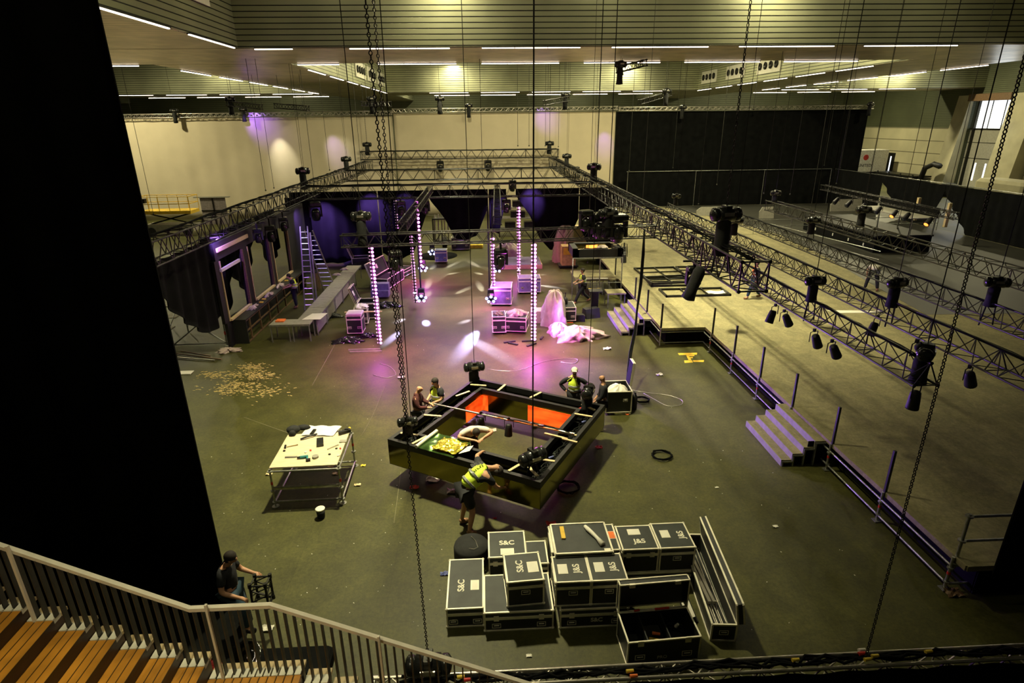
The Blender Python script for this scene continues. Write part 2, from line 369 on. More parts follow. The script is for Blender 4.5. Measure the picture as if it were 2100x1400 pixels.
m_exit = mat('green_exit_sign', (.05, .5, .1), .5, emis=(.1, .9, .25), estr=.5)
m_plast = mat('milky_plastic_sheet', (.46, .37, .32), .4, var=.15, scale=3, bump=1.0, bscale=6)
m_card = mat('cardboard', (.42, .26, .10), .8)
m_grey = mat('grey_board', (.26, .25, .20), .6, var=.15)
m_vinyl = mat('dark_bag_fabric', (.010, .011, .010), .85, var=.4, bump=.4, bscale=10)
m_chain = mat('dark_chain', (.025, .025, .020), .45, .7)
m_wire = mat('steel_wire', (.05, .05, .04), .5, .5)
m_straw = mat('sawdust', (.55, .42, .16), .9, var=.4, scale=20)
m_teal = mat('teal_plastic', (.02, .22, .22), .5)
m_chalk = mat('faint_chalk', (.15, .14, .08), .8)
m_tape = mat('yellow_floor_tape', (.75, .47, .03), .6)
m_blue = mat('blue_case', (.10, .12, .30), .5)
m_lilac = mat('violet_lit_laminate', (.16, .13, .26), .5)  # violet light put into the colour of cases, drawers and pallet board
m_grille = mat('mesh_grille', (.20, .17, .16), .7)
m_vanw = mat('white_van_body', (.92, .86, .72), .4)
m_tyre = mat('tyre', (.015, .015, .015), .8)
m_glass = mat('dark_glass', (.02, .03, .03), .1)
# ------------------------------------------------------------------ the hall
def struct(name, mb, m, parent=None):
    return obj(name, mb, m, parent, 'structure' if parent is None else None)
struct('floor', MB().bx(-75, 62.5, -12, 106.5, -.3, 0), m_floor)
ceil = struct('ceiling', MB().bx(-75, 62.5, -12, 106.5, 17, 17.3), m_ceil)
ZB = 11.7
off = ceil.location
def cpart(name, mb, m):
    for k, v in enumerate(mb.v): mb.v[k] = v - off
    return obj(name, mb, m, ceil)
XB = ((-64.2, -56.4), (-18.7, -10.9), (26.2, 34.0))
YB = ((-15, -7.0), (30.4, 38.2), (75.9, 83.7))
for k, (y0, y1) in enumerate(YB):
    cpart('cross_beam', MB().bx(-75, 62.4, y0, y1, ZB + .03, 17), m_face)
    cpart('beam_soffit', MB().bx(-75, 62.4, y0 + .12, y1 - .12, ZB, ZB + .03), m_soffit)
xs = [-75] + [v for p in XB for v in p] + [62.4]
for (x0, x1) in XB:
    for y0, y1 in ((-7.0, 30.4), (38.2, 75.9), (83.7, 106)):
        cpart('long_beam', MB().bx(x0, x1, y0, y1, ZB + .03, 17), m_face)
        cpart('beam_soffit', MB().bx(x0 + .12, x1 - .12, y0, y1, ZB, ZB + .03), m_soffit)
struct('wall_back', MB().bx(-75, 62, 106, 106.4, 0, 17), m_back)
struct('wall_left', MB().bx(-75.4, -75, -12, 106, 0, 17), m_back)
wr = struct('wall_right', MB().bx(62, 62.4, -12, 71.0, 0, 17).bx(62, 62.4, 77.2, 106, 0, 17).bx(62, 62.4, 71.0, 77.2, 10.3, 17), m_wallr)
o2 = wr.location
def wpart(name, mb, m):
    for k, v in enumerate(mb.v): mb.v[k] = v - o2
    return obj(name, mb, m, wr)
wpart('lower_panelling', MB().bx(61.86, 62, 79.2, 106, 0, 7.0).bx(61.86, 62, 10, 67.0, 0, 7.0), m_panel)
wpart('column', MB().ext([(60.4, 77.2, 0), (62, 77.2, 0), (62, 77.2, 10.9), (61.6, 77.2, 10.9)], (0, 2.1, 0)), m_conc)
wpart('column', MB().ext([(60.2, 67.2, 0), (62, 67.2, 0), (62, 67.2, 10.9), (61.4, 67.2, 10.9)], (0, 3.6, 0)), m_conc)
wpart('lintel', MB().bx(61.2, 62, 70.8, 77.2, 10.2, 11.0), m_brown)
d1 = struct('door_1', MB().bx(62.5, 62.6, 71.0, 77.2, 0, 6.9), m_grey)
for y in (72.0, 73.4, 75.0):
    obj('vision_slit', MB().bx(-.08, -.05, y - 74.1 - .11, y - 74.1 + .11, .75, 2.9), m_day, d1)
for z in (3.4, 5.3): obj('door_rail', MB().bx(-.08, -.05, -3.1, 3.1, z, z + .06), m_dark, d1)
w1 = struct('window_1', MB().bx(62.5, 62.55, 71.0, 76.9, 7.0, 10.2), m_day)
for y in (72.6, 74.6): obj('mullion', MB().box(-.04, y - 73.95, 1.6, .06, .12, 3.2), m_dark, w1)
t1 = struct('trim_1', MB().bx(62.35, 62.5, 70.9, 77.2, 6.9, 7.02).bx(62.2, 62.5, 76.4, 76.6, 0, 10.2), m_dark)
d2 = struct('door_2', MB().bx(61.8, 61.86, 89.6, 93.0, 0, 3.4), m_dark)
obj('vision_slit', MB().bx(-.05, -.03, -1.0, -.75, .8, 2.9), m_day, d2); obj('vision_slit', MB().bx(-.05, -.03, 1.2, 1.4, .8, 2.4), m_day, d2)
ex = thing('exit_sign', 'small lit green sign on a pole beside the tall grey door', 'sign', (61.5, 70.4, 0))
obj('pole', MB().tube((0, 0, 0), (0, 0, 3.2), .04), m_dark, ex)
obj('sign_face', MB().box(-.05, 0, 3.55, .05, .9, .7).box(-.08, 0, 3.55, .02, .2, .4), m_exit, ex)

# linear light fixtures along the beam edges
proto_lf = None
def fixture(x, y, z, rz, L, where):
    global proto_lf
    lab = 'row of lit tubes %s' % where
    if proto_lf is None:
        proto_lf = thing('linear_light_fixture', lab, 'light', (x, y, z), rz, 'lit tubes ' + where)
        obj('housing', MB().box(0, 0, .05, 1, .16, .05), m_dark, proto_lf)
        for k in range(3): obj('light_tube', MB().box((k - 1) / 3, 0, 0.01, .325, .07, .035), m_tubel, proto_lf)
        proto_lf.scale = (L, 1, 1); return
    dup(proto_lf, (x, y, z), rz, lab, 'lit tubes ' + where, (L, 1, 1))
for j, (y, zz, nm) in enumerate(((30.34, ZB - .06, 'along the front edge of the nearest cross beam'), (38.3, ZB - .06, 'along the back edge of the nearest cross beam'), (75.84, ZB - .06, 'along the front edge of the far cross beam'), (83.8, ZB - .06, 'along the back edge of the far cross beam'))):
    for k in range(-8, 9):
        x = 2.45 + 6.05 * k
        if x < -44 or x > 57: continue
        if any(a - 1.6 < x < b + 1.6 for a, b in XB): continue
        if j == 0 and x < -12: continue
        fixture(x, y, zz, 0, 4.6, nm)
fixture(-9.3, 30.34, ZB - .06, 0, 1.7, 'at the corner of the near coffer'); fixture(-9.3, 38.3, ZB - .06, 0, 2.4, 'at the corner of the middle coffer')
for j, (x, ys, nm) in enumerate(((-10.84, (-2, 30), 'down the left side of the near coffer'), (-10.84, (39, 76), 'down the left side of the middle coffer'), (-18.76, (39, 76), 'down the right side of the left coffer'), (26.14, (39, 76), 'down the right side of the middle coffer'),
                              (34.06, (39, 76), 'down the left side of the far right coffer'), (26.14, (-2, 30), 'down the right side of the near coffer'), (34.06, (20, 30), 'on the right of the near coffer'))):
    y = ys[1] - 2.4
    while y - 2.3 > ys[0]:
        fixture(x, y, ZB - .06, PI / 2, 4.4, nm); y -= 5.9
# air-vent panels with round nozzles on the beam sides
vp = None
def vent(x, y, z, side, label):
    global vp
    if vp is None:
        vp = thing('air_vent', label, 'vent', (0, 0, 0), 0, 'round-nozzle vents on the beam sides')
        obj('panel', MB().box(0, 0, 0, .08, 4.6, 1.3), m_white, vp)
        for k in range(4):
            obj('nozzle', MB().lathe([(.30, 0), (.32, .10), (.20, .12), (.17, .02)], (0, 0, 0), 14, Matrix.Translation((.04, -1.6 + k * 1.07, 0)) @ Matrix.Rotation(PI / 2, 4, 'Y')), m_dark, vp)
        r = vp
        r.location = (x, y, z); r.rotation_euler = (0, 0, side)
    else: r = dup(vp, (x, y, z), side, label)
vent(-10.85, 25.5, 13.6, 0, 'pale vent panel with four round nozzles at the top left, nearest one')
vent(-10.85, 60, 12.95, 0, 'pale vent panel on the left beam side of the middle coffer, nearest')
vent(-10.85, 66, 12.95, 0, 'pale vent panel on the left beam side of the middle coffer, second')
vent(-10.85, 72, 12.95, 0, 'pale vent panel on the left beam side of the middle coffer, farthest')
for y, q in ((57.5, 'nearest and largest of three'), (65, 'middle of three'), (72.4, 'farthest of three')):
    vent(26.15, y, 12.95, PI, 'white vent panel with four nozzles on the right beam side, ' + q)

# ------------------------------------------------------------------ trusses
def truss(name, label, p0, p1, w=.4, h=.4, r=.025, m=None, bay=.6, tri=False, group=None, cat='truss', rb=.012, flat=False):
    m = m or m_trussb
    p0 = Vector(p0); p1 = Vector(p1); d = p1 - p0; L = d.length
    if name == 'truss_piece': name = 'short_truss'
    t = thing(name, label, cat, p0, 0, group)
    t.rotation_euler = d.to_track_quat('X', 'Z').to_euler()
    if tri: ch = ((0, h), (-w / 2, 0), (w / 2, 0))
    elif flat: ch = ((-w / 2, 0), (w / 2, 0))
    else: ch = ((-w / 2, h), (w / 2, h), (-w / 2, 0), (w / 2, 0))
    for y, z in ch: obj('chord', MB().tube((0, y, z), (L, y, z), r, 8).tube((-.03, y, z), (.05, y, z), r * 1.5, 8).tube((L - .05, y, z), (L + .03, y, z), r * 1.5, 8), m, t)
    lat = MB(); n = max(2, round(L / bay)); b = L / n
    pairs = ((0, 1), (0, 2), (1, 2)) if tri else (((0, 1),) if flat else ((0, 1), (2, 3), (0, 2), (1, 3)))
    for i in range(n):
        x0, x1 = i * b, (i + 1) * b; xm = (x0 + x1) / 2
        for a, c in pairs:
            A = ch[a]; C2 = ch[c]
            lat.tube((x0, *A), (xm, *C2), rb, 4, caps=False); lat.tube((xm, *C2), (x1, *A), rb, 4, caps=False)
        if i % 3 == 0:
            for a, c in pairs: lat.tube((x0, *ch[a]), (x0, *ch[c]), rb * 1.2, 4, caps=False)
    for a, c in pairs: lat.tube((L - .02, *ch[a]), (L - .02, *ch[c]), rb * 1.4, 5)
    obj('lattice', lat, m, t)
    return t
def cables(label, pts_list, m=None, r=.018, group='cables laid along the trusses', cat='cable', name='cable_bundle'):
    mb = MB()
    for pts in pts_list: mb.path(pts, r, 5)
    return tag(obj(name, mb, m or m_black), label, cat, group)
def wob(p0, p1, n, amp, seed, droop=0):
    rr = random.Random(seed); p0 = Vector(p0); p1 = Vector(p1); out = []
    for i in range(n + 1):
        t = i / n; q = p0.lerp(p1, t)
        out.append((q.x + rr.uniform(-amp, amp), q.y + rr.uniform(-amp, amp), q.z + rr.uniform(-amp, amp) * .4 - droop * 4 * t * (1 - t)))
    return out
truss('box_truss', 'long black box truss of the main rig, left side, above the bar', (-10.35, 18.0, 4.42), (-10.35, 57.3, 4.42), .68, .75, .03, bay=.9, rb=.016)
truss('box_truss', 'long black box truss of the main rig, right side, with open cut end', (6.66, 13.95, 4.45), (6.66, 57.3, 4.45), .70, .75, .034, bay=.9, rb=.02)
truss('box_truss', 'farthest cross truss of the main rig in front of the cream drape', (-10.9, 57.0, 5.3), (7.1, 57.0, 5.3), .6, .7, .035, bay=1.0, rb=.02)
truss('box_truss', 'second cross truss of the main rig, behind the blue-lit drapes', (-10.0, 46, 4.42), (7.3, 46, 4.42), .6, .75, .035, bay=1.1, rb=.02)
truss('box_truss', 'third cross truss carrying the black swagged drapes', (-10.0, 35, 4.4), (6.3, 35, 4.4), .6, .72, .03, bay=.9, rb=.016)
truss('light_truss', 'front cross truss holding the magenta light columns', (-5.1, 21.6, 4.28), (6.3, 21.6, 4.42), .38, .42, .025, bay=.6)
truss('light_truss', 'small truss running lengthways on the left between cross trusses', (-2.95, 21.9, 4.75), (-2.95, 34.6, 4.75), .3, .3, .022, bay=.55)
truss('light_truss', 'small truss running lengthways on the right between cross trusses', (.55, 23, 4.75), (.85, 34.6, 4.75), .3, .3, .022, bay=.55)
truss('triangle_truss', 'black triangular truss over the stage, nearest one, ending above the carpet', (8.15, 9.65, 3.8), (8.15, 38, 3.8), .46, .45, .024, bay=.62, tri=True, rb=.011)
truss('triangle_truss', 'black triangular truss over the stage, second from the left', (10.0, 6.5, 3.8), (10.0, 32, 3.8), .46, .45, .024, bay=.62, tri=True, rb=.011)
truss('triangle_truss', 'black triangular truss over the stage, third from the left', (12.25, 6.5, 3.8), (12.25, 28.5, 3.8), .46, .45, .024, bay=.62, tri=True, rb=.011)
truss('box_truss', 'slim truss over the stage, rightmost, beside the raised black platform', (15.6, 9, 3.8), (15.6, 32, 3.8), .46, .5, .024, bay=.8, rb=.012)
truss('light_truss', 'small truss of par lamps above the black platform at the right', (22.1, 38.4, 4.1), (21.9, 26.6, 4.0), .3, .3, .02, m=m_dark, bay=.5)
truss('ladder_truss', 'silver truss covered in cables across the bottom of the view', (-1.6, 5.77, 1.35), (9.5, 5.77, 1.35), .20, .25, .025, m=m_alu, bay=.42, rb=.011)
truss('drape_truss', 'silver truss carrying the cream drape, left section', (-33, 57.9, 9.05), (-8, 57.9, 9.12), .3, .3, .03, m=m_alu, bay=.5, rb=.02)
truss('drape_truss', 'silver truss carrying the cream drape, right section', (-7.9, 57.9, 9.28), (12.6, 57.9, 9.33), .3, .3, .03, m=m_alu, bay=.5, rb=.02)
truss('drape_truss', 'silver truss carrying the tall black drape', (12.8, 57.9, 9.25), (36.8, 57.9, 9.2), .3, .3, .03, m=m_alu, bay=.5, rb=.02)
for (a, b, lab) in (((-8.5, 47, 9.6), (-6.2, 44, 9.5), 'short black truss hanging high, above the cream drape at the centre left'), ((-14.5, 46, 9.5), (-12.0, 45, 9.3), 'short black truss hanging high at the left, nearer the corner'),
                    ((-17.8, 46, 9.7), (-15.2, 45, 9.4), 'short black truss hanging high at the far left'), ((4.6, 45, 9.5), (6.4, 46, 9.8), 'short black truss hanging high right of centre'),
                    ((7.6, 35, 10.9), (9.3, 36, 11.3), 'short black truss hanging just under the ceiling beam'), ((11.4, 45, 9.5), (14.0, 46.5, 10.1), 'short black truss hanging high beside the dark drape')):
    t_ = truss('short_truss', lab, a, b, .3, .3, .03, bay=.5, rb=.018)
    Ri = t_.rotation_euler.to_matrix().inverted(); Lt = (Vector(b) - Vector(a)).length; wmb = MB()
    for f_ in (.15, .85):
        p_ = Vector((Lt * f_, 0, .3)); wp = Vector(a).lerp(Vector(b), f_); wmb.tube(p_, p_ + Ri @ Vector((0, 0, ceilz(wp.x, wp.y) - wp.z - .36)), .014, 5)
    obj('suspension_wire', wmb, m_wire, t_)
# cables on the trusses
for k, (a, b, lab, n, am) in enumerate((((-10.5, 18, 5.22), (-10.5, 56, 5.22), 'black cables lying along the left rig truss', 34, .10), ((6.6, 14, 5.25), (6.6, 56, 5.25), 'black cables lying along the right rig truss', 34, .10),
                                 ((-10, 35, 5.16), (6.3, 35, 5.16), 'black cables lying along the third cross truss', 22, .1), ((-10, 46, 5.2), (6.3, 46, 5.2), 'black cables lying along the second cross truss', 22, .08),
                                 ((-10.5, 57, 6.04), (6.9, 57, 6.04), 'black cables lying along the farthest cross truss', 22, .06), ((8.15, 9.9, 4.24), (8.15, 30, 4.24), 'black cables taped along the nearest stage truss', 30, .05),
                                 ((10, 7, 4.24), (10, 30, 4.24), 'black cables taped along the second stage truss', 30, .05), ((12.25, 7, 4.24), (12.25, 28, 4.24), 'black cables taped along the third stage truss', 30, .05),
                                 ((-1.2, 5.78, 1.62), (9.3, 5.78, 1.62), 'thick bundle of black cables lying in the silver near truss', 46, .07))):
    cables(lab, [wob(a, b, n, am, k * 7 + j) for j in range(5)], r=.02)

# ------------------------------------------------------------------ chain hoists
def linkchain(mb, x, y, z0, z1, L=.05, r=.0065, w=.0155, lean=0):
    n = int((z1 - z0) / (L * .74)); step = (z1 - z0) / n; xb = x
    for i in range(n):
        zc = z0 + (i + .5) * step; pts = []; x = xb + lean * (zc - z0)
        for k in range(8):
            a = 2 * PI * k / 8; u = w * math.cos(a); v = (L / 2 - r) * math.sin(a)
            pts.append((x + (u if i % 2 else 0), y + (0 if i % 2 else u), zc + v))
        mb.path(pts, r, 4, True)
def hoist(loc, label, s=1.0, rz=0, top=16.9, bag=.55, chain='wire', group=None, offs=.0, bagx=-.02, motor=True, tilt=0, double=False, hook=.45, lean=0, link=(.11, .012, .030)):
    """loc = centre of the motor"""
    t = thing('chain_hoist', label, 'chain hoist', loc, rz, group)
    X = Matrix.Rotation(tilt, 4, 'Y') @ Matrix.Rotation(PI / 2, 4, 'Y')
    R = .155 * s; Lm = .62 * s
    obj('motor_body', MB().lathe([(R * .75, -Lm * .30), (R, -Lm * .27), (R, Lm * .27), (R * .75, Lm * .30)], (0, 0, 0), 16, X), m_blackg, t)
    for sg in (-1, 1):
        obj('end_cap', MB().lathe([(R * .80, 0), (R * .92, .03 * s), (R * .92, Lm * .16), (R * .6, Lm * .22), (R * .15, Lm * .24)], (0, 0, 0), 16, X @ Matrix.Translation((0, 0, sg * Lm * .28)) @ (Matrix.Identity(4) if sg > 0 else Matrix.Rotation(PI, 4, 'X'))), m_blackg, t)
    obj('chain_guide', MB().rbox(0, 0, R * .35, .13 * s, R * 1.7, R * 1.6, .03), m_dark, t)
    obj('rating_plate', MB().box(.0, -R * 1.0, .02, .2 * s, .02, .07 * s), m_alu, t)
    hk = MB().path([(0, 0, -R), (0, 0, -R - .12 * s), (.05 * s, 0, -R - .2 * s), (.02 * s, 0, -R - .28 * s), (-.05 * s, 0, -R - .24 * s)], .018 * s, 6)
    obj('hook', hk, m_dark, t)
    if bag:
        b = MB().lathe([(.13 * s, 0), (.15 * s, -.1 * s), (.145 * s, -bag * s * .7), (.17 * s, -bag * s), (.02, -bag * s - .02)], (bagx * s, .02, -R * .7), 12)
        obj('chain_bag', b, m_vinyl, t)
    st = MB()
    for sg in (-1, 1): st.path([(sg * .06 * s, 0, -R), (sg * .15 * s, sg * .03, -R - hook * s), (sg * .2 * s, sg * .05, -R - hook * s * 1.6)], .022 * s, 5)
    obj('lifting_sling', st, m_vinyl, t)
    h = ceilz(loc[0], loc[1], top if top > 16.5 else top) - loc[2] ; c = MB()
    if chain == 'link': linkchain(c, 0, 0, R, h, *link, lean)
    else:
        rr = .010 if chain == 'wire' else .016
        c.tube((0, 0, R * .8), (0, 0, h), rr, 5)
    if double: c.tube((.09, .02, R * .8), (.14, .02, h), .010, 5)
    obj('lifting_chain', c, m_chain, t)
    return t
hoist((-1.98, 13.0, 1.62), 'black chain hoist on the left corner of the gold mirrored frame', .8, .2, chain='link', double=True, bag=.3, link=(.09, .011, .026))
hoist((-.38, 16.35, 1.62), 'black chain hoist on the far corner of the gold mirrored frame', 1.0, .15, bag=.62, hook=.3)
hoist((2.72, 14.4, 1.62), 'black chain hoist on the right corner of the mirrored frame, beside the bald man', 1.0, 1.2, bag=.5, hook=.35)
hoist((.95, 11.25, 1.58), 'black chain hoist lying over the nearest corner of the gold mirrored frame', 1.05, .5, bag=0, chain='chain', tilt=-.1, hook=.2)
hoist((6.62, 16.0, 6.05), 'large glossy chain hoist on the open end of the right rig truss', 1.35, .1, bag=.72, chain='link', hook=.65)
hoist((-4.35, 21.6, 5.35), 'yellowish lit chain hoist over the left end of the front cross truss', 1.15, 0, bag=.85, hook=.3, chain='chain')
hoist((4.55, 21.6, 5.3), 'black chain hoist over the right end of the front cross truss', 1.2, .3, bag=.6, hook=.3, chain='chain')
hoist((-10.9, 38, 5.75), 'black chain hoist on the left rig truss, nearer one', 1.35, .4, bag=.7, double=True, hook=.4)
hoist((-10.8, 50, 5.75), 'black chain hoist on the left rig truss, farther one', 1.3, .4, bag=.6, double=True, hook=.4)
hoist((6.95, 50, 5.75), 'black chain hoist on the right rig truss, farther one', 1.2, -.4, bag=.6, double=True, hook=.4)
hoist((7.0, 38, 5.75), 'black chain hoist on the right rig truss, nearer one', 1.4, -.4, bag=.6, double=True, hook=.4)
hoist((-10.3, 57, 6.6), 'black chain hoist at the far left corner of the main rig', 1.3, 0, bag=.6, chain='link', top=11.7, hook=.3)
hoist((6.3, 57, 6.5), 'black chain hoist at the far right corner of the main rig', 1.3, 0, bag=.6, chain='link', top=16.9, hook=.3)
hoist((-.86, 5.77, 1.9), 'chain hoist at the lower edge of the view, seen behind the stair railing', .95, 0, bag=.3, chain='link', top=16.9, hook=.1, lean=-.0115, link=(.048, .0055, .0145))
hoist((8.25, 9.95, 4.35), 'black chain hoist at the cut end of the nearest stage truss', .95, .9, bag=.55, hook=.3)
hoist((8.15, 13.8, 4.72), 'black chain hoist halfway along the nearest stage truss', .8, 0, bag=.55, hook=.7)
hoist((10.0, 13.45, 4.72), 'black chain hoist on the second stage truss beside the bending man', .85, .3, bag=.6, hook=.7)
hoist((12.3, 13.2, 4.75), 'black chain hoist on the third stage truss at the right edge', .85, -.3, bag=.6, hook=.7)
hoist((9.5, 22, 4.9), 'black chain hoist on the second stage truss, just behind the big hoist', .9, 0, bag=.5, hook=.5)
hoist((12.5, 22, 4.85), 'black chain hoist on the third stage truss, farther one', .85, 0, bag=.5, hook=.5)
hoist((15.6, 31.5, 4.75), 'chain hoist with red plug at the far end of the rightmost stage truss', .9, 0, bag=.4, hook=.3)
hoist((12.2, 37.5, 3.95), 'chain hoist standing beyond the right rig truss, in front of the dark drape', .9, 0, bag=.5, hook=.3)
hoist((15.7, 24, 4.9), 'chain hoist on the rightmost stage truss, next to the black platform', 1.0, 0, bag=.6, hook=.4)
for (x, y, z, w) in ((-27, 57.5, 9.6, 'above the cream drape, far left'), (-21, 57.5, 9.65, 'above the cream drape, left'), (-1, 57.5, 9.8, 'above the cream drape, centre'), (18.6, 57.5, 9.5, 'above the dark drape, left part'), (36.3, 57.5, 9.6, 'at the right end of the dark drape truss'),
                     (-7.7, 46, 10.05, 'on the short truss at centre left'), (-2.8, 45, 10.0, 'hanging alone near the middle'), (6.2, 46, 10.2, 'on the short truss right of centre'), (7.7, 35, 11.3, 'on the short truss under the beam'), (13.6, 46, 10.4, 'on the short truss beside the dark drape'), (-17.6, 46, 10.1, 'on the far left short truss')):
    hoist((x, y, z), 'small distant chain hoist ' + w, 1.1, .3, bag=.8, hook=.2, top=11.7 if 30 < y < 38 else 16.9)
# thin steel cables with nothing on their lower end but a shackle
for k, (px, py, Y, r) in enumerate(((315, 440, 45, .02), (545, 392, 35, .016), (562, 387, 35, .014), (643, 367, 42, .02), (740, 335, 50, .02), (676, 350, 45, .018), (1290, 352, 44, .02), (1316, 440, 30, .014), (1380, 345, 56.8, .02), (1432, 420, 38, .016),
                               (1690, 340, 56.8, .02), (1723, 345, 56.8, .02), (1715, 378, 38, .018), (1935, 437, 27, .016), (1566, 398, 33, .015), (1205, 540, 29, .014), (1062, 300, 50, .02), (1118, 300, 50, .018), (1145, 302, 52, .018), (990, 375, 36, .016),
                               (1545, 225, 57, .03), (1470, 380, 45, .018), (1620, 400, 40, .018), (1085, 300, 48, .02), (1660, 445, 24, .014), (1770, 430, 26, .014), (1840, 470, 24, .013))):
    p = atY(px, py, Y)
    top = ceilz(p[0], p[1])
    c = MB().tube((p[0], p[1], p[2]), (p[0], p[1], top), r * .8, 5, caps=False).ball((p[0], p[1], p[2] + .05), r * 3, 6, 4)
    tag(obj('hanging_cable', c, m_wire), 'thin dark steel cable hanging plumb from the ceiling', 'cable', 'thin cables hanging from the ceiling')
# heavy link chain on the right that reaches the cable-covered truss
c = MB(); linkchain(c, 5.02, 5.77, 1.6, 16.9, .055, .007, .018)
tag(obj('hanging_chain', c, m_chain), 'heavy dark link chain coming down to the right part of the near silver truss', 'chain')
cc = MB()
# ------------------------------------------------------------------ drapes
def drape_y(name, label, x0, x1, y, z0, z1, m, amp=.12, per=.9, cat='drape', group=None, thick=.03, bot=None, seed=1):
    """hanging cloth in the plane Y = y, with folds; bot(x) gives the height of the lower edge"""
    rr = random.Random(seed); ph = [rr.uniform(0, 6) for _ in range(4)]
    n = max(8, int((x1 - x0) / per * 6)); nv = 10
    def fn(u, v):
        x = x0 + (x1 - x0) * u; zb = z0 if bot is None else bot(x)
        z = z1 + (zb - z1) * v
        f = math.sin(x / per * 2 * PI + ph[0]) * .6 + math.sin(x / per * 3.1 + ph[1]) * .4
        return (x, y + amp * f * (.35 + .65 * v), z)
    mb = MB().grid(fn, n, nv); k = len(mb.v)
    mb.grid(lambda u, v: (fn(u, v)[0], fn(u, v)[1] + thick, fn(u, v)[2]), n, nv)
    nn = nv + 1
    for i in range(n): mb.f.append((i * nn + nv, (i + 1) * nn + nv, k + (i + 1) * nn + nv, k + i * nn + nv)); mb.sm.append(False)
    for e in (0, n * nn):
        for j in range(nv): mb.f.append((e + j, e + j + 1, k + e + j + 1, k + e + j)); mb.sm.append(False)
    return tag(obj(name, mb, m), label, cat, group)
def drape_x(name, label, x, pts_top, pts_bot, m, amp=.1, per=.7, thick=.03, seed=2, group=None, ny=60):
    """hanging cloth in the plane X = x between Y pts_top[0][0] and pts_top[-1][0]; profiles are lists of (Y, z)"""
    def ip(pts, y):
        for (a, za), (b, zb) in zip(pts, pts[1:]):
            if a <= y <= b: return za + (zb - za) * (y - a) / max(1e-6, b - a)
        return pts[0][1] if y < pts[0][0] else pts[-1][1]
    y0, y1 = pts_top[0][0], pts_top[-1][0]
    def fn(u, v):
        y = y0 + (y1 - y0) * u; a = ip(pts_top, y); b = ip(pts_bot, y); z = a + (b - a) * v
        return (x + amp * math.sin(y / per * 2 * PI + seed + v) * (.3 + .7 * v), y, z)
    mb = MB().grid(fn, ny, 12); k = len(mb.v)
    mb.grid(lambda u, v: (fn(u, v)[0] + thick, fn(u, v)[1], fn(u, v)[2]), ny, 12)
    for i in range(ny): mb.f.append((i * 13 + 12, (i + 1) * 13 + 12, k + (i + 1) * 13 + 12, k + i * 13 + 12)); mb.sm.append(False)
    return tag(obj('drape', mb, m), label, 'drape', group)
drape_y('drape', 'huge black drape filling the left edge of the view', -18, -4.90, 9.0, .03, 16.9, m_black, .10, .9, seed=3)
tag(obj('dark_floor_shade', MB().ext([(-18, 4.6, .004), (-4.15, 4.6, .004), (-4.4, 8.6, .004), (-4.85, 9.4, .004), (-18, 9.4, .004)], (0, 0, .012)), m_black), 'dark sheet painted in for shade and black stuff below the big left drape', 'cloth')  # dark sheet added where the floor lies in shade among black things
drape_y('drape', 'tall black drape at the right edge of the view, near the end of the stage', 8.96, 14, 8.0, .8, 16.5, m_black, .06, .9, seed=4)
drape_y('drape', 'black cloth hanging under the near silver truss', -.4, 9.4, 5.60, .02, 1.57, m_black, .06, .7, seed=5)
drape_y('drape', 'cream drape covering the back of the hall, left half', -33, -8.0, 58.1, .02, 9.0, m_drape, .07, 1.5, seed=6)
drape_y('drape', 'cream drape covering the back of the hall, right half', -7.9, 12.55, 58.15, .02, 9.2, m_drape, .05, 2.1, seed=7)
drape_y('drape', 'tall black drape behind the stage, right of the cream drape', 12.6, 36.6, 58.1, .02, 9.15, m_black, .12, 1.2, seed=8)
drape_y('drape', 'low black drape on a rail in front of the tall black one', 13.6, 33.4, 57.0, .02, 3.82, m_black, .08, .9, seed=9)
tr = thing('drape_rail', 'pale horizontal pipe carrying the low black drape, with short stands', 'rail', (13.6, 56.9, 0))
obj('rail_pipe', MB().path([(0, 0, 3.9), (19.7, 0, 3.9)], .035, 8), m_galv, tr)
for x in (.1, 6.6, 13.2, 19.7): obj('post', MB().tube((x, 0, .0), (x, 0, 3.9), .03, 6), m_galv, tr)
tr = thing('drape_rail', 'pipe carrying the low black drape along the right side of the stage', 'rail', (33.6, 24, 0))
obj('rail_pipe', MB().path([(0, 0, 3.9), (0, 32.9, 3.9)], .035, 8), m_galv, tr)
for y in (.1, 11, 22, 32.8): obj('post', MB().tube((0, y, 0), (0, y, 3.9), .03, 6), m_galv, tr)
# the right-hand run of low drapes: gathered cloths with wedge-shaped gaps between them
for k, (tp, bt, lab) in enumerate((([(49.3, 3.85), (57, 3.85)], [(49.3, .05), (57, .05)], 'black cloth left of the first wedge gap'),
                                 ([(42.3, 3.85), (49.3, 3.85)], [(42.3, 3.4), (43.1, .6), (44.2, .1), (45.2, .2), (46.8, 1.2), (49.28, 3.45)], 'black cloth hanging between the two wedge gaps'),
                                 ([(33, 3.85), (42.3, 3.85)], [(33, .5), (34, .05), (37, -.0), (38.2, .1), (39.2, .6), (42.28, 3.42)], 'black cloth right of the second wedge gap'),
                                 ([(24, 3.85), (33, 3.85)], [(24, .6), (30, 2.2), (31.5, 1.2), (33, .05)], 'black cloth running off the right edge of the view'))):
    drape_x('drape', lab, 33.4, tp, [(a, b) for a, b in bt], m_black, .08, .8, seed=k)
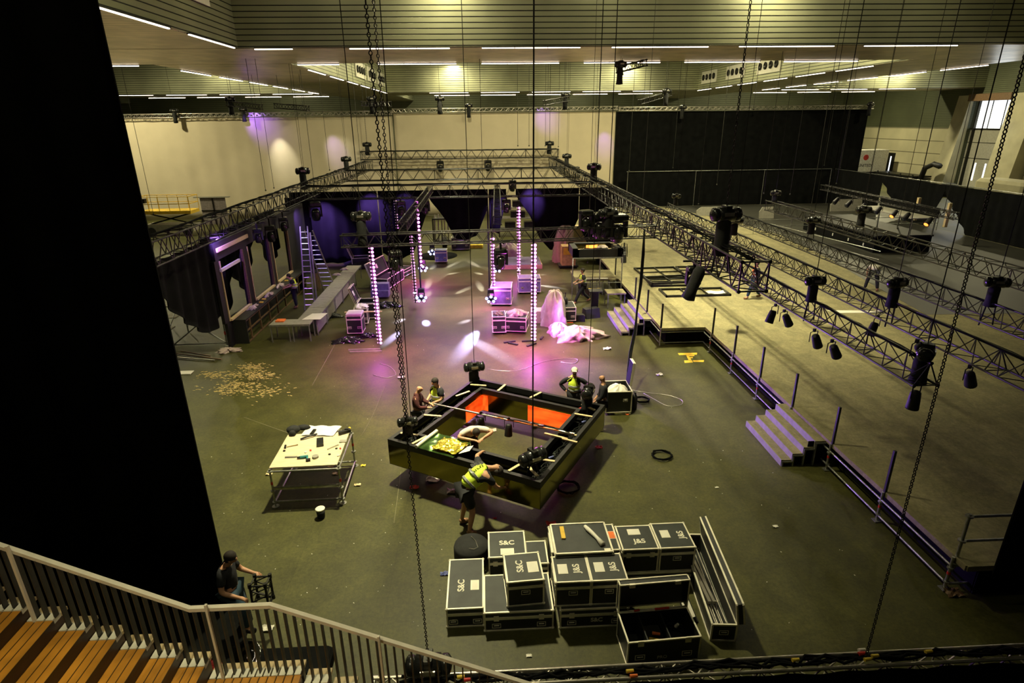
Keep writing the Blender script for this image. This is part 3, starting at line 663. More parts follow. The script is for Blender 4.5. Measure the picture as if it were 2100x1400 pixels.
# swagged cloths of the main rig
drape_x('drape', 'black cloth swagged to a point under the left rig truss, nearest one', -10.45, [(18.6, 4.4), (23.75, 4.4)],
        [(18.6, 3.7), (19.2, 2.9), (20.0, 2.1), (21.2, 1.25), (21.8, 1.05), (22.4, 1.1), (22.9, 1.5), (23.6, 1.9), (23.75, 2.4)], m_black, .10, .8)
drape_x('drape', 'black cloth hanging behind the nearest opening of the bar wall', -11.1, [(23.6, 4.3), (26.0, 4.3)], [(23.6, 1.0), (25.2, .9), (25.6, 1.6), (26.0, 2.6)], m_black, .08, .6, seed=5)
drape_x('drape', 'black cloth swagged behind the middle opening of the bar wall', -11.1, [(26.1, 4.3), (29.2, 4.3)], [(26.1, 2.2), (27.0, 1.3), (27.8, 1.6), (28.7, 3.0), (29.2, 4.0)], m_black, .08, .6, seed=6)
drape_x('drape', 'black cloth swagged behind the farthest opening of the bar wall', -11.1, [(29.5, 4.3), (32.4, 4.3)], [(29.5, 3.6), (30.4, 1.9), (31.2, 1.5), (32.0, 2.0), (32.4, 2.2)], m_black, .08, .6, seed=7)
def bot_pts(pts):
    def f(x):
        for (a, za), (b, zb) in zip(pts, pts[1:]):
            if a <= x <= b: return za + (zb - za) * (x - a) / (b - a)
        return pts[0][1] if x < pts[0][0] else pts[-1][1]
    return f
drape_y('drape', 'black rig drape reaching the floor behind the ladder, lit violet', -11.9, -6.55, 38, .02, 4.5, m_black, .16, .8, seed=11, bot=bot_pts([(-11.9, .03), (-8.4, .03), (-7.2, .03), (-6.55, .4)]))
drape_y('drape', 'black rig drape between the ladder bay and the left pale gap', -6.5, -3.35, 38, .02, 4.5, m_black, .14, .7, seed=12, bot=bot_pts([(-6.5, .6), (-5.6, .05), (-4.5, .6), (-3.35, 3.6)]))
drape_y('drape', 'black rig drape gathered to a low point between two pale gaps', -3.3, .35, 38.1, .02, 4.5, m_black, .12, .7, seed=13, bot=bot_pts([(-3.3, 3.9), (-2.4, 2.7), (-1.9, 1.5), (-1.2, 1.3), (-.4, 1.6), (.1, 2.8), (.35, 3.4)]))
drape_y('drape', 'narrow black rig drape with violet stripe of light', .4, 1.5, 38.0, .02, 4.5, m_black, .1, .5, seed=14, bot=bot_pts([(.4, 2.0), (1.0, 1.7), (1.5, 4.0)]))
drape_y('drape', 'black rig drape with a pointed lower lobe right of the far light column', 2.1, 6.1, 38, .02, 4.5, m_black, .14, .8, seed=15, bot=bot_pts([(2.1, 4.1), (3.0, 2.8), (3.6, 1.4), (4.3, .6), (5.3, .6), (6.1, 2.6)]))
drape_y('drape', 'black rig drape at the right corner of the main rig', 6.15, 8.4, 38, .02, 4.5, m_black, .12, .8, seed=16, bot=bot_pts([(6.15, 2.2), (6.9, .6), (8.4, .05)]))
drape_y('drape', 'black cloth hanging behind the left rig truss beyond the bar', -11.6, -10.2, 36.0, .02, 4.4, m_black, .12, .6, seed=17)

# ------------------------------------------------------------------ stage
def scaff_post(mb, x, y, z0, z1, r=.03): mb.tube((x, y, z0), (x, y, z1), r, 8)
ZD = .76
st = thing('stage', 'large grey-carpeted stage deck with steps and black skirt on the right', 'stage', (8.7, 8.3, 0))
dk = MB()
dk.ext([(0, 0, ZD - .08), (24.6, 0, ZD - .08), (24.6, 48, ZD - .08), (-1.75, 48, ZD - .08), (-1.75, 13.45, ZD - .08), (0, 13.45, ZD - .08)], (0, 0, .08))
obj('deck', dk, m_deck, st)
df = MB().ext([(p_[0] - 8.7, p_[1] - 8.3, ZD + .001) for p_ in [at(1500, 452, ZD), at(1600, 482, ZD), at(1700, 530, ZD), at(1800, 590, ZD), at(1900, 645, ZD), at(2100, 642, ZD)]] + [(24.5, 8, ZD + .001), (24.5, 47.9, ZD + .001), (8, 47.9, ZD + .001)], (0, 0, .006))
obj('dance_floor', df, m_gloss, st)
obj('skirt', MB().bx(.35, .38, .1, 13.6, .02, ZD - .1).bx(.35, 24.5, .08, .12, .02, ZD - .1).bx(-1.5, .4, 13.65, 13.68, .02, ZD - .1).bx(-1.5, -1.47, 13.65, 47, .02, ZD - .1), m_black, st)
ed = MB().bx(-.03, .0, 0, 13.45, ZD - .10, ZD + .012).bx(-1.78, -1.75, 13.45, 40, ZD - .1, ZD + .012).bx(-1.75, 0, 13.42, 13.45, ZD - .1, ZD + .012).bx(0, 24.6, -.03, 0, ZD - .1, ZD + .012)
obj('deck_edge', ed, m_deck, st)
ledg = MB()
for z in (.16, .56): ledg.tube((-.06, .25, z), (-.06, 13.4, z), .024, 8)
for z in (.16, .60): ledg.tube((-1.8, 13.42, z), (-.05, 13.42, z), .024, 8)
for z in (.16, .60): ledg.tube((-1.82, 13.5, z), (-1.82, 18, z), .024, 8)
for z in (.16, .58): ledg.tube((-.02, .22, z), (6, .22, z), .024, 8)
obj('ledger', ledg, m_galv, st)
for k in range(7):
    y = .25 + 2.07 * k
    g = MB(); scaff_post(g, -.06, y, .08, ZD); g.tube((-.06, y, .5), (-.06, y, .53), .06, 10).tube((-.06, y, .18), (-.06, y, .2), .06, 10)
    obj('standard', g, m_galv, st)
    obj('base_plate', MB().box(-.06, y, .02, .15, .15, .02).tube((-.06, y, .02), (-.06, y, .1), .018), m_galv, st)
    obj('red_marker', MB().tube((-.06, y, .36), (-.06, y, .42), .033, 8), m_red, st)
    if k: obj('toe_post', MB().box(-.02, y, ZD + .52, .055, .055, 1.04), m_blackp, st)
g = MB(); scaff_post(g, -1.8, 13.42, .05, ZD); obj('standard', g, m_galv, st)
obj('toe_post', MB().box(-1.78, 13.5, ZD + .5, .06, .06, 1.0), m_blackp, st)
for y in (15.6, 17.7, 22.0): obj('toe_post', MB().box(-1.78, y, ZD + .48, .06, .06, 1.0), m_blackp, st)
rl = MB(); scaff_post(rl, .0, .25, .5, 1.72)
for z in (1.12, 1.66): rl.tube((0, .25, z), (3, .25, z), .026, 8)
for z in (.62, 1.12, 1.66): rl.tube((0, .25, z), (0, .25, z + .03), .07, 10)
obj('end_guard_rail', rl, m_galv, st)
rb = MB()
for x0, x1, y in ((2.4, 24, 33.0),):
    for z in (1.3, 1.75): rb.tube((x0, y, z), (x1, y, z), .026, 6)
    for k in range(9): scaff_post(rb, x0 + (x1 - x0) * k / 8, y, ZD, 1.8, .024)
for z in (1.3, 1.75): rb.tube((10.5, 33, z), (12.5, 22, z), .026, 6)
obj('far_guard_rail', rb, m_galv, st)
def steps(label, x, y0, y1, n, run, top, loc=None):
    t = thing('stage_steps', label, 'steps', (x, (y0 + y1) / 2, 0)); w = y1 - y0
    for k in range(n):
        xx = -(n - k) * run; z = top * (k + 1) / (n + .35)
        obj('tread', MB().bx(xx, xx + run + .02, -w / 2, w / 2, z - .03, z), m_deck, t)
        obj('riser', MB().bx(xx - .012, xx + .012, -w / 2, w / 2, z - top / (n + .35), z + .005), m_grey, t)
        for sg in (-1, 1):
            obj('side_frame', MB().bx(xx, xx + run, sg * w / 2 - .03, sg * w / 2 + .03, z - .07, z - .035).bx(xx, xx + .04, sg * w / 2 - .03, sg * w / 2 + .03, 0, z - .05), m_galv, t)
    obj('side_panel', MB().bx(-n * run + .3, 0, -w / 2 + .03, -w / 2 + .05, .02, top * .45).bx(-run * 1.6, 0, -w / 2 + .03, -w / 2 + .05, .02, top * .9), m_black, t)
    return t
steps('steps of four carpeted treads up to the stage, nearer flight, risers lit violet', 8.66, 12.95, 15.1, 4, .27, ZD)
steps('steps of four carpeted treads up to the stage, farther flight beside the lectern', 6.9, 23.1, 26.0, 4, .31, ZD)
# black platform, its table and lamps at the far right of the stage
t = thing('riser_platform', 'raised black platform at the right of the stage with white cable tags', 'platform', (25.3, 38.5, ZD))
obj('platform_top', MB().bx(-1.8, 1.8, -4.2, 4.2, .95, 1.05), m_blackp, t); obj('platform_side', MB().bx(-1.75, 1.75, -4.15, 4.15, 0, .95), m_black, t)
for y in (-3.2, -1.6, .2, 2.4): obj('white_tag', MB().bx(-1.79, -1.76, y, y + .1, .25, .42), m_white, t)
t = thing('console_desk', 'dark desk with an upright black back standing on the black platform', 'desk', (26.2, 37.2, ZD + 1.05))
obj('desk_top', MB().bx(-.9, .7, -3.2, 2.2, 1.0, 1.06), m_grey, t); obj('back_panel', MB().bx(.6, .68, -3.2, 2.2, 1.06, 1.6), m_black, t)
for x in (-.8, .6):
    for y in (-3.1, 0, 2.1): obj('leg', MB().bx(x, x + .06, y, y + .06, 0, 1.0), m_galv, t)
for k, y in enumerate((36.6, 39.4)): tag(obj('timber_post', MB().box(29.5, y, 2.6, .18, .18, 1.5), m_pine), 'pale wooden post upright behind the dark desk, %s' % ('right one' if k == 0 else 'left one'), 'post')
for (px, py, lab, sc) in ((1452, 434, 'plain wooden panel leaning at the back of the stage, nearest the big hoist', (1.0, .7)), (1572, 440, 'small wooden box at the back of the stage behind the rail', (.6, .9)), (1735, 425, 'grey panel with cut corner at the back of the stage', (1.4, 1.0))):
    p = at(px, py + 8, ZD); x, y = p[0], min(p[1], 54)
    tag(obj('wooden_board', MB().ext([(x - sc[0], y, ZD), (x + sc[0], y, ZD), (x + sc[0], y + .2, ZD + sc[1]), (x - sc[0] * .55, y + .2, ZD + sc[1]), (x - sc[0], y + .1, ZD + sc[1] * .6)], (0, .12, 0)), m_grey), lab, 'panel')
# metal frames lying on the stage
def mframe(x, y, z, w, d, nx, ny, rz, label, m=None):
    t = thing('deck_skeleton', label, 'frame', (x, y, z), rz, 'empty deck frames lying on the stage')
    r = .035
    ob = MB()
    for a, b in (((-w / 2, -d / 2), (w / 2, -d / 2)), ((-w / 2, d / 2), (w / 2, d / 2)), ((-w / 2, -d / 2), (-w / 2, d / 2)), ((w / 2, -d / 2), (w / 2, d / 2))):
        ob.bx(min(a[0], b[0]) - r, max(a[0], b[0]) + r, min(a[1], b[1]) - r, max(a[1], b[1]) + r, 0, .1)
    obj('outer_frame', ob, m or m_dark, t); cb = MB()
    for k in range(1, nx): xx = -w / 2 + w * k / nx; cb.bx(xx - .02, xx + .02, -d / 2, d / 2, .03, .09)
    for k in range(1, ny): yy = -d / 2 + d * k / ny; cb.bx(-w / 2, w / 2, yy - .02, yy + .02, .03, .09)
    obj('cross_bar', cb, m or m_dark, t)
    return t
mframe(9.4, 30.6, ZD, 2.2, 2.0, 2, 2, .05, 'dark metal deck frame lying farthest left on the stage')
mframe(9.3, 28.6, ZD + .0, 2.1, 1.5, 2, 2, -.05, 'dark metal deck frame, middle of the group under the truss')
mframe(9.2, 28.5, ZD + .14, 2.1, 1.3, 2, 2, .08, 'dark metal deck frame stacked on another, middle of the group')
mframe(9.9, 26.6, ZD, 3.0, 1.2, 3, 1, .0, 'dark metal deck frame nearest the front, with white sheets inside')
mframe(11.5, 30.8, ZD, 1.9, 1.6, 1, 2, -.1, 'dark metal deck frame lying farthest right of the group')
tag(obj('plastic_sheet', MB().grid(lambda u, v: (10.4 + u * 1.0, 26.3 + v * .5, ZD + .03 + .03 * math.sin(u * 9 + v * 5)), 10, 6).bx(10.4, 11.4, 26.3, 26.8, ZD, ZD + .01), m_paper), 'white sheet lying inside the nearest metal frame', 'sheet')
p = at(1765, 640, ZD)
tag(obj('paper_sheet', MB().ext([(p[0] - 1.3, p[1] + .35, ZD + .004), (p[0] + .9, p[1] + .15, ZD + .004), (p[0] + .8, p[1] - .15, ZD + .004), (p[0] - .9, p[1] - .05, ZD + .004)], (0, 0, .006)), m_paper), 'long white paper sheet lying flat on the stage carpet under the trusses', 'paper')

# ------------------------------------------------------------------ near staircase and railing
SY = 5.0
sx = [-4.81 - .278 * k for k in range(6, 0, -1)] + [-4.81 + .278 * k for k in range(6)]
zs0 = 3.72
stt = thing('staircase', 'brown wooden staircase in the lower left corner with white nosing blocks', 'staircase', (-3.5, 4.0, 0))
def stp(name, mb, m):
    for k, v in enumerate(mb.v): mb.v[k] = v - Vector((-3.5, 4.0, 0))
    return obj(name, mb, m, stt)
def step(x0, x1, z, n=3):
    stp('tread', MB().bx(x0, x1, 1.6, SY - .06, z - .05, z), m_stair)
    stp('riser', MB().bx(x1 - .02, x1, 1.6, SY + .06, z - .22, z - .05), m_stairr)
    stp('timber_end', MB().bx(x0 + .01, x1, SY + .055, SY + .15, z - .05, z - .01), m_pine)
    w = (x1 - x0) / n
    for k in range(n): stp('nosing_block', MB().bx(x0 + k * w + .012, x0 + (k + 1) * w - .006, SY - .06, SY + .05, z - .05, z + .012), m_white)
x = -4.81 - .278 * 5; z = zs0 + .146 * 5
edges = []
while z > 2.95:
    step(x, x + .278, z); edges.append((x, x + .278, z)); x += .278; z -= .146
xl = x; zl = 2.80
stp('tread', MB().bx(xl, -2.14, 1.6, SY - .06, zl - .05, zl), m_stair)
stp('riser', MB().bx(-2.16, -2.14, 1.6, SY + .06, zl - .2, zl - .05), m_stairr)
stp('timber_end', MB().bx(xl, -2.14, SY + .055, SY + .15, zl - .05, zl - .01), m_pine)
nb = 12; w = (-2.14 - xl) / nb
for k in range(nb): stp('nosing_block', MB().bx(xl + k * w + .012, xl + (k + 1) * w - .006, SY - .06, SY + .05, zl - .05, zl + .012), m_white)
edges.append((xl, -2.14, zl))
x = -2.14; z = zl - .146
for k in range(8): step(x, x + .278, z); edges.append((x, x + .278, z)); x += .278; z -= .146
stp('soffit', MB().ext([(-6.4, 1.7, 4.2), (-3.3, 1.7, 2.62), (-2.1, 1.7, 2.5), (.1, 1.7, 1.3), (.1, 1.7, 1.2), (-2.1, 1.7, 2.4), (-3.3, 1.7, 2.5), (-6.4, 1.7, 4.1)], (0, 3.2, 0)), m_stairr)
rail = [(-6.6, 5.59), (-3.18, 3.735), (-2.35, 3.735), (.45, 2.37)]
def railz(x):
    for (a, za), (b, zb) in zip(rail, rail[1:]):
        if a <= x <= b: return za + (zb - za) * (x - a) / (b - a)
    return rail[-1][1]
def footz(x):
    for a, b, z in edges:
        if a <= x < b: return z
    return edges[-1][2]
bt = thing('balustrade', 'pale handrail with flat grey balusters crossing the lower left corner', 'railing', (-3.0, SY, 0))
rmb = MB()
for (a, za), (b, zb) in zip(rail, rail[1:]):
    rmb.ext([(a + 3, -.025, za - .022), (b + 3, -.025, zb - .022), (b + 3, -.025, zb + .022), (a + 3, -.025, za + .022)], (0, .05, 0))
obj('handrail', rmb, m_rail, bt)
x = -6.3
bn = None
while x < .3:
    zf = footz(x); zr = railz(x)
    mb = MB().bx(x + 3 - .006, x + 3 + .006, -.03, .03, zf, zr - .02)
    obj('baluster', mb, m_bal, bt); x += .0927
for x in (-4.72, -2.98, -1.25):
    obj('newel_post', MB().bx(x + 3 - .012, x + 3 + .012, -.07, -.04, footz(x), railz(x) + .1), m_rail, bt)

# ------------------------------------------------------------------ road cases
def frame_edges(mb, x0, x1, y0, y1, z0, z1, t=.028, top=True):
    e = .006
    for x in (x0, x1):
        for y in (y0, y1): mb.box(x, y, (z0 + z1) / 2, t, t, z1 - z0)
    for z in ((z0, z1) if top else (z0,)):
        for x in (x0, x1): mb.box(x, (y0 + y1) / 2, z, t, y1 - y0, t)
        for y in (y0, y1): mb.box((x0 + x1) / 2, y, z, x1 - x0, t, t)
def letters(s, m, parent, loc, rot, size, bold=.004):
    cu = bpy.data.curves.new('stencil_lettering', 'FONT'); cu.body = s; cu.size = size; cu.extrude = .0015; cu.offset = bold; cu.align_x = 'CENTER'; cu.align_y = 'CENTER'
    tmp = bpy.data.objects.new('tmp', cu); me = bpy.data.meshes.new_from_object(tmp); bpy.data.objects.remove(tmp); me.materials.clear(); me.materials.append(m)
    o = bpy.data.objects.new('stencil_lettering', me); COL.objects.link(o); o.parent = parent; o.location = loc; o.rotation_euler = rot
    return o
def plate(cx, cy, z, w, h, parent, nm='recessed_handle', m=None, face='f'):
    mb = MB()
    mb.bx(cx - w / 2, cx + w / 2, cy - .006, cy + .002, z - h / 2, z + h / 2)
    o = obj(nm, mb, m or m_dark, parent)
    g = MB().tube((cx - w * .3, cy - .014, z + h * .1), (cx + w * .3, cy - .014, z + h * .1), .008, 5)
    g.bx(cx - w / 2, cx + w / 2, cy - .010, cy - .005, z + h / 2 - .012, z + h / 2).bx(cx - w / 2, cx + w / 2, cy - .010, cy - .005, z - h / 2, z - h / 2 + .012)
    g.bx(cx - w / 2, cx - w / 2 + .012, cy - .010, cy - .005, z - h / 2, z + h / 2).bx(cx + w / 2 - .012, cx + w / 2, cy - .010, cy - .005, z - h / 2, z + h / 2)
    obj('handle_bar', g, m_edge if nm != 'x' else m, o)
def roadcase(label, x0, x1, y0, y1, z0, z1, lid=.14, rz=0, text=None, trot=0, tpos=(0, 0), lab=None, handles=2, latches=0, tilt=0, m=None, name='road_case', group=None, front=None, edge=None, wheels=False):
    cx, cy = (x0 + x1) / 2, (y0 + y1) / 2; w, d, h = x1 - x0, y1 - y0, z1 - z0
    t = thing(name, label, 'case', (cx, cy, z0), rz, group)
    edge = edge or m_edge
    hz = .1 if wheels else 0
    obj('case_body', MB().bx(-w / 2, w / 2, -d / 2, d / 2, hz, h - lid - .012), m or m_lam, t)
    obj('case_lid', MB().bx(-w / 2, w / 2, -d / 2, d / 2, h - lid, h), (m or m_lamt), t)
    mb = MB(); q = .002
    frame_edges(mb, -w / 2 + q, w / 2 - q, -d / 2 + q, d / 2 - q, hz + .014, h - lid - .02); frame_edges(mb, -w / 2 + q, w / 2 - q, -d / 2 + q, d / 2 - q, h - lid + .008, h - .01)
    cb = mb
    for x in (-w / 2, w / 2):
        for y in (-d / 2, d / 2):
            for z in (hz + .02, h - .015): cb.ball((x, y, z), .03, 8, 5)
    obj('edging', mb, edge, t)
    hh = (h - lid - hz)
    if handles == 2:
        for x in (-w * .33, w * .33): plate(x, -d / 2, hz + hh * .42, .16, .10, t)
    elif handles == 1: plate(0, -d / 2, hz + hh * .72, .16, .10, t)
    for k in range(latches):
        x = (-1 if k == 0 else 1) * w * .33 if latches > 1 else 0
        obj('latch', MB().bx(x - .045, x + .045, -d / 2 - .014, -d / 2, h - lid - .06, h - lid + .05), m_edge, t)
    if wheels:
        for x in (-w / 2 + .1, w / 2 - .1):
            for y in (-d / 2 + .1, d / 2 - .1): obj('castor', MB().tube((x - .02, y, .05), (x + .02, y, .05), .05, 10).bx(x - .03, x + .03, y - .03, y + .03, .08, .11), m_dark, t)
    if text: letters(text, m_stencil, t, (tpos[0], tpos[1], h + .002), (0, 0, trot), .17)
    if lab:
        lx, ly, lw, ld = lab[:4]; obj('label_plate', MB().bx(lx - lw / 2 - .012, lx + lw / 2 + .012, ly - ld / 2 - .012, ly + ld / 2 + .012, h, h + .003), m_edge, t)
        obj('paper_label', MB().bx(lx - lw / 2, lx + lw / 2, ly - ld / 2, ly + ld / 2, h + .003, h + .005), lab[4] if len(lab) > 4 else m_paper, t)
    if front: letters(front[0], front[1], t, (front[2], -d / 2 - .004, front[3]), (PI / 2, 0, 0), front[4])
    return t
roadcase('long black road case lettered S&C, leftmost of the group', -.83, -.18, 8.2, 9.45, 0, .42, .13, 0, 'S&C', PI / 2, (-.08, -.07), (.17, -.07, .13, .22), 2)
roadcase('wide low black road case at the front left, under a cube case', -.16, 1.05, 8.07, 8.98, 0, .42, .13, 0, None, handles=2, latches=2)
roadcase('cube road case lettered S&C standing askew on the wide low case', .235, .875, 8.2, 8.9, .424, .97, .13, .06, 'S&C', PI / 2, (-.06, .02), (.17, -.02, .17, .24), 1)
roadcase('square-lidded road case lettered S&C behind, next to the black round bag', -.06, .66, 9.24, 9.98, 0, .62, .15, 0, 'S&C', 0, (0, .03), (.0, -.22, .24, .15), 0, 2)
roadcase('low road case half hidden behind the cube case', .68, 1.08, 9.16, 9.8, 0, .50, .12, 0, None, handles=0)
roadcase('wide low road case lettered S&C on its front, under two cube cases', 1.18, 2.38, 8.06, 8.95, 0, .42, .13, 0, None, handles=2, latches=2, front=('S&C', m_stencil, .05, .16, .12))
roadcase('left one of two front cube cases lettered J&S', 1.10, 1.715, 8.14, 8.78, .424, .96, .13, 0, 'J&S', PI / 2, (.10, .0), (-.15, .0, .15, .22), 1)
roadcase('right one of two front cube cases lettered J&S', 1.735, 2.36, 8.14, 8.8, .424, .96, .13, 0, 'J&S', PI / 2, (.12, .0), (-.13, .0, .15, .22), 1)
roadcase('deep black case underneath the loose lid, orange label on its right end', 1.14, 2.42, 8.98, 9.72, 0, .90, .13, 0, None, handles=0, lab=(.56, .05, .12, .2, m_orange))
t = thing('loose_case_lid', 'loose silver-edged black lid with foam strips and brass strip lying on it', 'lid', (1.70, 9.2, .93), .01)  # a loose case lid, not a whole case
obj('panel', MB().bx(-.53, .53, -.42, .42, 0, .10), m_lamt, t); mb = MB(); frame_edges(mb, -.53, .53, -.42, .42, .015, .095, .032); obj('edging', mb, m_edge, t)
obj('corner_patch', MB().bx(.38, .5, -.4, -.34, .10, .108), m_edge, t)
tag(obj('foam_strip', MB().path([(1.83, 9.5, 1.06), (1.86, 9.4, 1.07), (1.93, 9.27, 1.07), (2.0, 9.12, 1.07), (2.07, 8.95, 1.06)], [.03, .045, .04, .035, .06], 8), m_paper), 'curved cream foam strip lying on the loose lid', 'foam strip')
tag(obj('brass_strip', MB().bx(1.33, 1.41, 9.17, 9.52, 1.035, 1.06), m_yel), 'brass angle strip lying on the left of the loose lid', 'strip')
roadcase('low black case under the two far right cube cases', 2.48, 3.92, 9.05, 9.78, 0, .25, .1, 0, None, handles=0)
roadcase('left one of two far right cube cases, lettered J&S beside a label', 2.50, 3.19, 9.07, 9.76, .255, .81, .13, 0, 'J&S', 0, (.03, -.12), (-.02, .16, .22, .15), 0, 2)
roadcase('right one of two far right cube cases, lettered J&S', 3.23, 3.90, 9.07, 9.80, .255, .81, .13, 0, 'J&S', PI / 2, (.17, 0), (-.14, .04, .15, .2), 1)
tag(obj('round_bag', MB().lathe([(.05, 0), (.33, .01), (.36, .1), (.36, .36), (.34, .42), (.05, .44)], (-.42, 9.9, 0), 20), m_vinyl), 'black round fabric bag with a pale string, left of the square-lidded case', 'bag')
tag(obj('string', MB().path([(-.42, 10.1, .45), (-.33, 9.95, .455), (-.28, 9.75, .455), (-.36, 9.7, .455), (-.46, 9.73, .45)], .006, 5), m_alu), 'pale string lying on the round black bag', 'string')
# open trunk
t = thing('divided_road_case', 'open black trunk with dividers, lid standing upright, in the front row', 'case', (2.78, 7.56, 0), .05)
w, d, h = 1.22, .62, .5
bd = MB()
for a in ((-w / 2, w / 2, -d / 2, -d / 2 + .015), (-w / 2, w / 2, d / 2 - .015, d / 2), (-w / 2, -w / 2 + .015, -d / 2, d / 2), (w / 2 - .015, w / 2, -d / 2, d / 2)): bd.bx(*a, 0, h)
bd.bx(-w / 2, w / 2, -d / 2, d / 2, 0, .02); obj('case_body', bd, m_lam, t)
mb = MB(); frame_edges(mb, -w / 2, w / 2, -d / 2, d / 2, .014, h, .026); obj('edging', mb, m_edge, t)
obj('cable_filling', MB().rbox(-.06, 0, .12, .34, .56, .22, .05).rbox(.37, 0, .06, .44, .56, .1, .05), m_vinyl, t); obj('divider', MB().bx(-.27, -.25, -d / 2, d / 2, .02, h - .05), m_lam, t); obj('divider', MB().bx(.12, .14, -d / 2, d / 2, .02, h - .05), m_lam, t)
ld = MB().bx(-w / 2, w / 2, d / 2 + .12, d / 2 + .135, h, h + .6)
for a in ((-w / 2, -w / 2 + .015), (w / 2 - .015, w / 2)): ld.bx(*a, d / 2, d / 2 + .13, h, h + .6)
ld.bx(-w / 2, w / 2, d / 2, d / 2 + .13, h + .585, h + .6)
lid = obj('case_lid', ld, m_lam, t)
mb = MB(); frame_edges(mb, -w / 2, w / 2, d / 2 + .01, d / 2 + .13, h + .02, h + .6, .024); obj('edging', mb, m_edge, lid)
for x in (-.4, .4):
    obj('latch', MB().bx(x - .05, x + .05, -d / 2 - .014, -d / 2, h - .09, h + .02), m_edge, t); plate(x, -d / 2, .17, .17, .11, t)
    obj('latch', MB().bx(x - .05, x + .05, d / 2 - .02, d / 2 + .02, h + .55, h + .62), m_edge, t)
letters('PRO', m_stencil, t, (-.02, -d / 2 - .004, .13), (PI / 2, 0, 0), .09, 0)
tag(obj('coiled_cable', MB().path([(3.12 + .17 * math.cos(a) , 7.62 + .17 * math.sin(a), .13 + .006 * a) for a in [k * .4 for k in range(75)]], .014, 5), m_dark), 'black cable coiled inside the right compartment of the open trunk', 'cable')
for k, (a, b, mm, lab) in enumerate((((2.62, 7.5, .26), (2.78, 7.42, .3), m_yell, 'yellow connector lying in the middle of the open trunk'), ((2.55, 7.42, .25), (2.7, 7.40, .26), m_red, 'red connector lying in the middle of the open trunk'), ((2.7, 7.6, .28), (2.82, 7.55, .3), m_orange, 'orange connector lying in the middle of the open trunk'), ((3.1, 7.62, .38), (3.13, 7.6, .45), m_white, 'white and red plug end on the coiled cable'))):
    tag(obj('cable_connector', MB().tube(a, b, .03, 8, .022), mm), lab, 'connector')
for a, b, lab in (((2.3, 7.99, .62), (2.26, 8.0, .78), 'red strap hanging on the inside of the trunk lid'), ((2.43, 7.86, .52), (2.53, 7.87, .53), 'red strap on the left hinge edge of the trunk'), ((2.8, 7.87, .53), (3.05, 7.88, .54), 'red strap on the middle hinge edge of the trunk')):
    tag(obj('strap', MB().tube(a, b, .02, 6), m_red), lab, 'strap')
# long open case for poles
t = thing('open_pole_case', 'very long open black case with chrome stands inside, its lid standing on the right', 'case', (4.06, 8.8, 0), -.085)
w, d, h = .42, 2.36, .36; bd = MB()
for a in ((-w / 2, w / 2, -d / 2, -d / 2 + .012), (-w / 2, w / 2, d / 2 - .012, d / 2), (-w / 2, -w / 2 + .012, -d / 2, d / 2), (w / 2 - .012, w / 2, -d / 2, d / 2)): bd.bx(*a, 0, h)
bd.bx(-w / 2, w / 2, -d / 2, d / 2, 0, .02); obj('case_body', bd, m_lam, t)
mb = MB(); frame_edges(mb, -w / 2, w / 2, -d / 2, d / 2, .014, h, .03); obj('edging', mb, m_edge, t); plate(0, -d / 2, .19, .16, .1, t)
A = Matrix.Translation((w / 2, 0, h)) @ Matrix.Rotation(-.16, 4, 'Y')
lid = obj('case_lid', MB().bx(.0, .012, -d / 2, d / 2, .0, .44, A).bx(0, .12, -d / 2, -d / 2 + .012, 0, .44, A).bx(0, .12, d / 2 - .012, d / 2, 0, .44, A).bx(0, .12, -d / 2, d / 2, .43, .44, A), m_lam, t)
mb = MB()
for xx in (0.01, .12): mb.box(xx, 0, .44, .03, d, .03, A).box(xx, -d / 2, .22, .03, .03, .44, A).box(xx, d / 2, .22, .03, .03, .44, A)
obj('edging', mb, m_edge, lid)
for k in range(6):
    x = 3.86 + k * .05
    tag(obj('chrome_pole', MB().tube((x + .02, 7.75 + k * .03, .05 + (k % 2) * .05), (x + .12, 9.6 + k * .04, .06 + (k % 3) * .05), .014, 6).ball((x + .055, 8.4, .1), .03, 6, 4), m_alu), 'chrome stand pole lying in the long open case', 'pole', 'chrome poles in the long open case')
tag(obj('wide_pole', MB().bx(3.93, 3.99, 8.3, 9.75, .16, .22).bx(4.02, 4.07, 8.3, 9.75, .16, .21), m_alu), 'pair of flat silver profiles on top of the poles in the long case', 'profile')
tag(obj('paper_sheet', MB().ext([(3.45, 8.0, .12), (3.62, 8.06, .12), (3.55, 8.7, .3), (3.42, 8.65, .3)], (0, 0, .006)), m_paper), 'printed white paper sheet between the trunk and the long case', 'paper')
tag(obj('document_pouch', MB().ext([(3.43, 7.98, 0.0), (3.68, 8.04, 0.0), (3.58, 8.72, .27), (3.43, 8.68, .27)], (0, 0, .02)), m_vinyl), 'dark pouch beneath the printed sheet beside the long case', 'pouch')
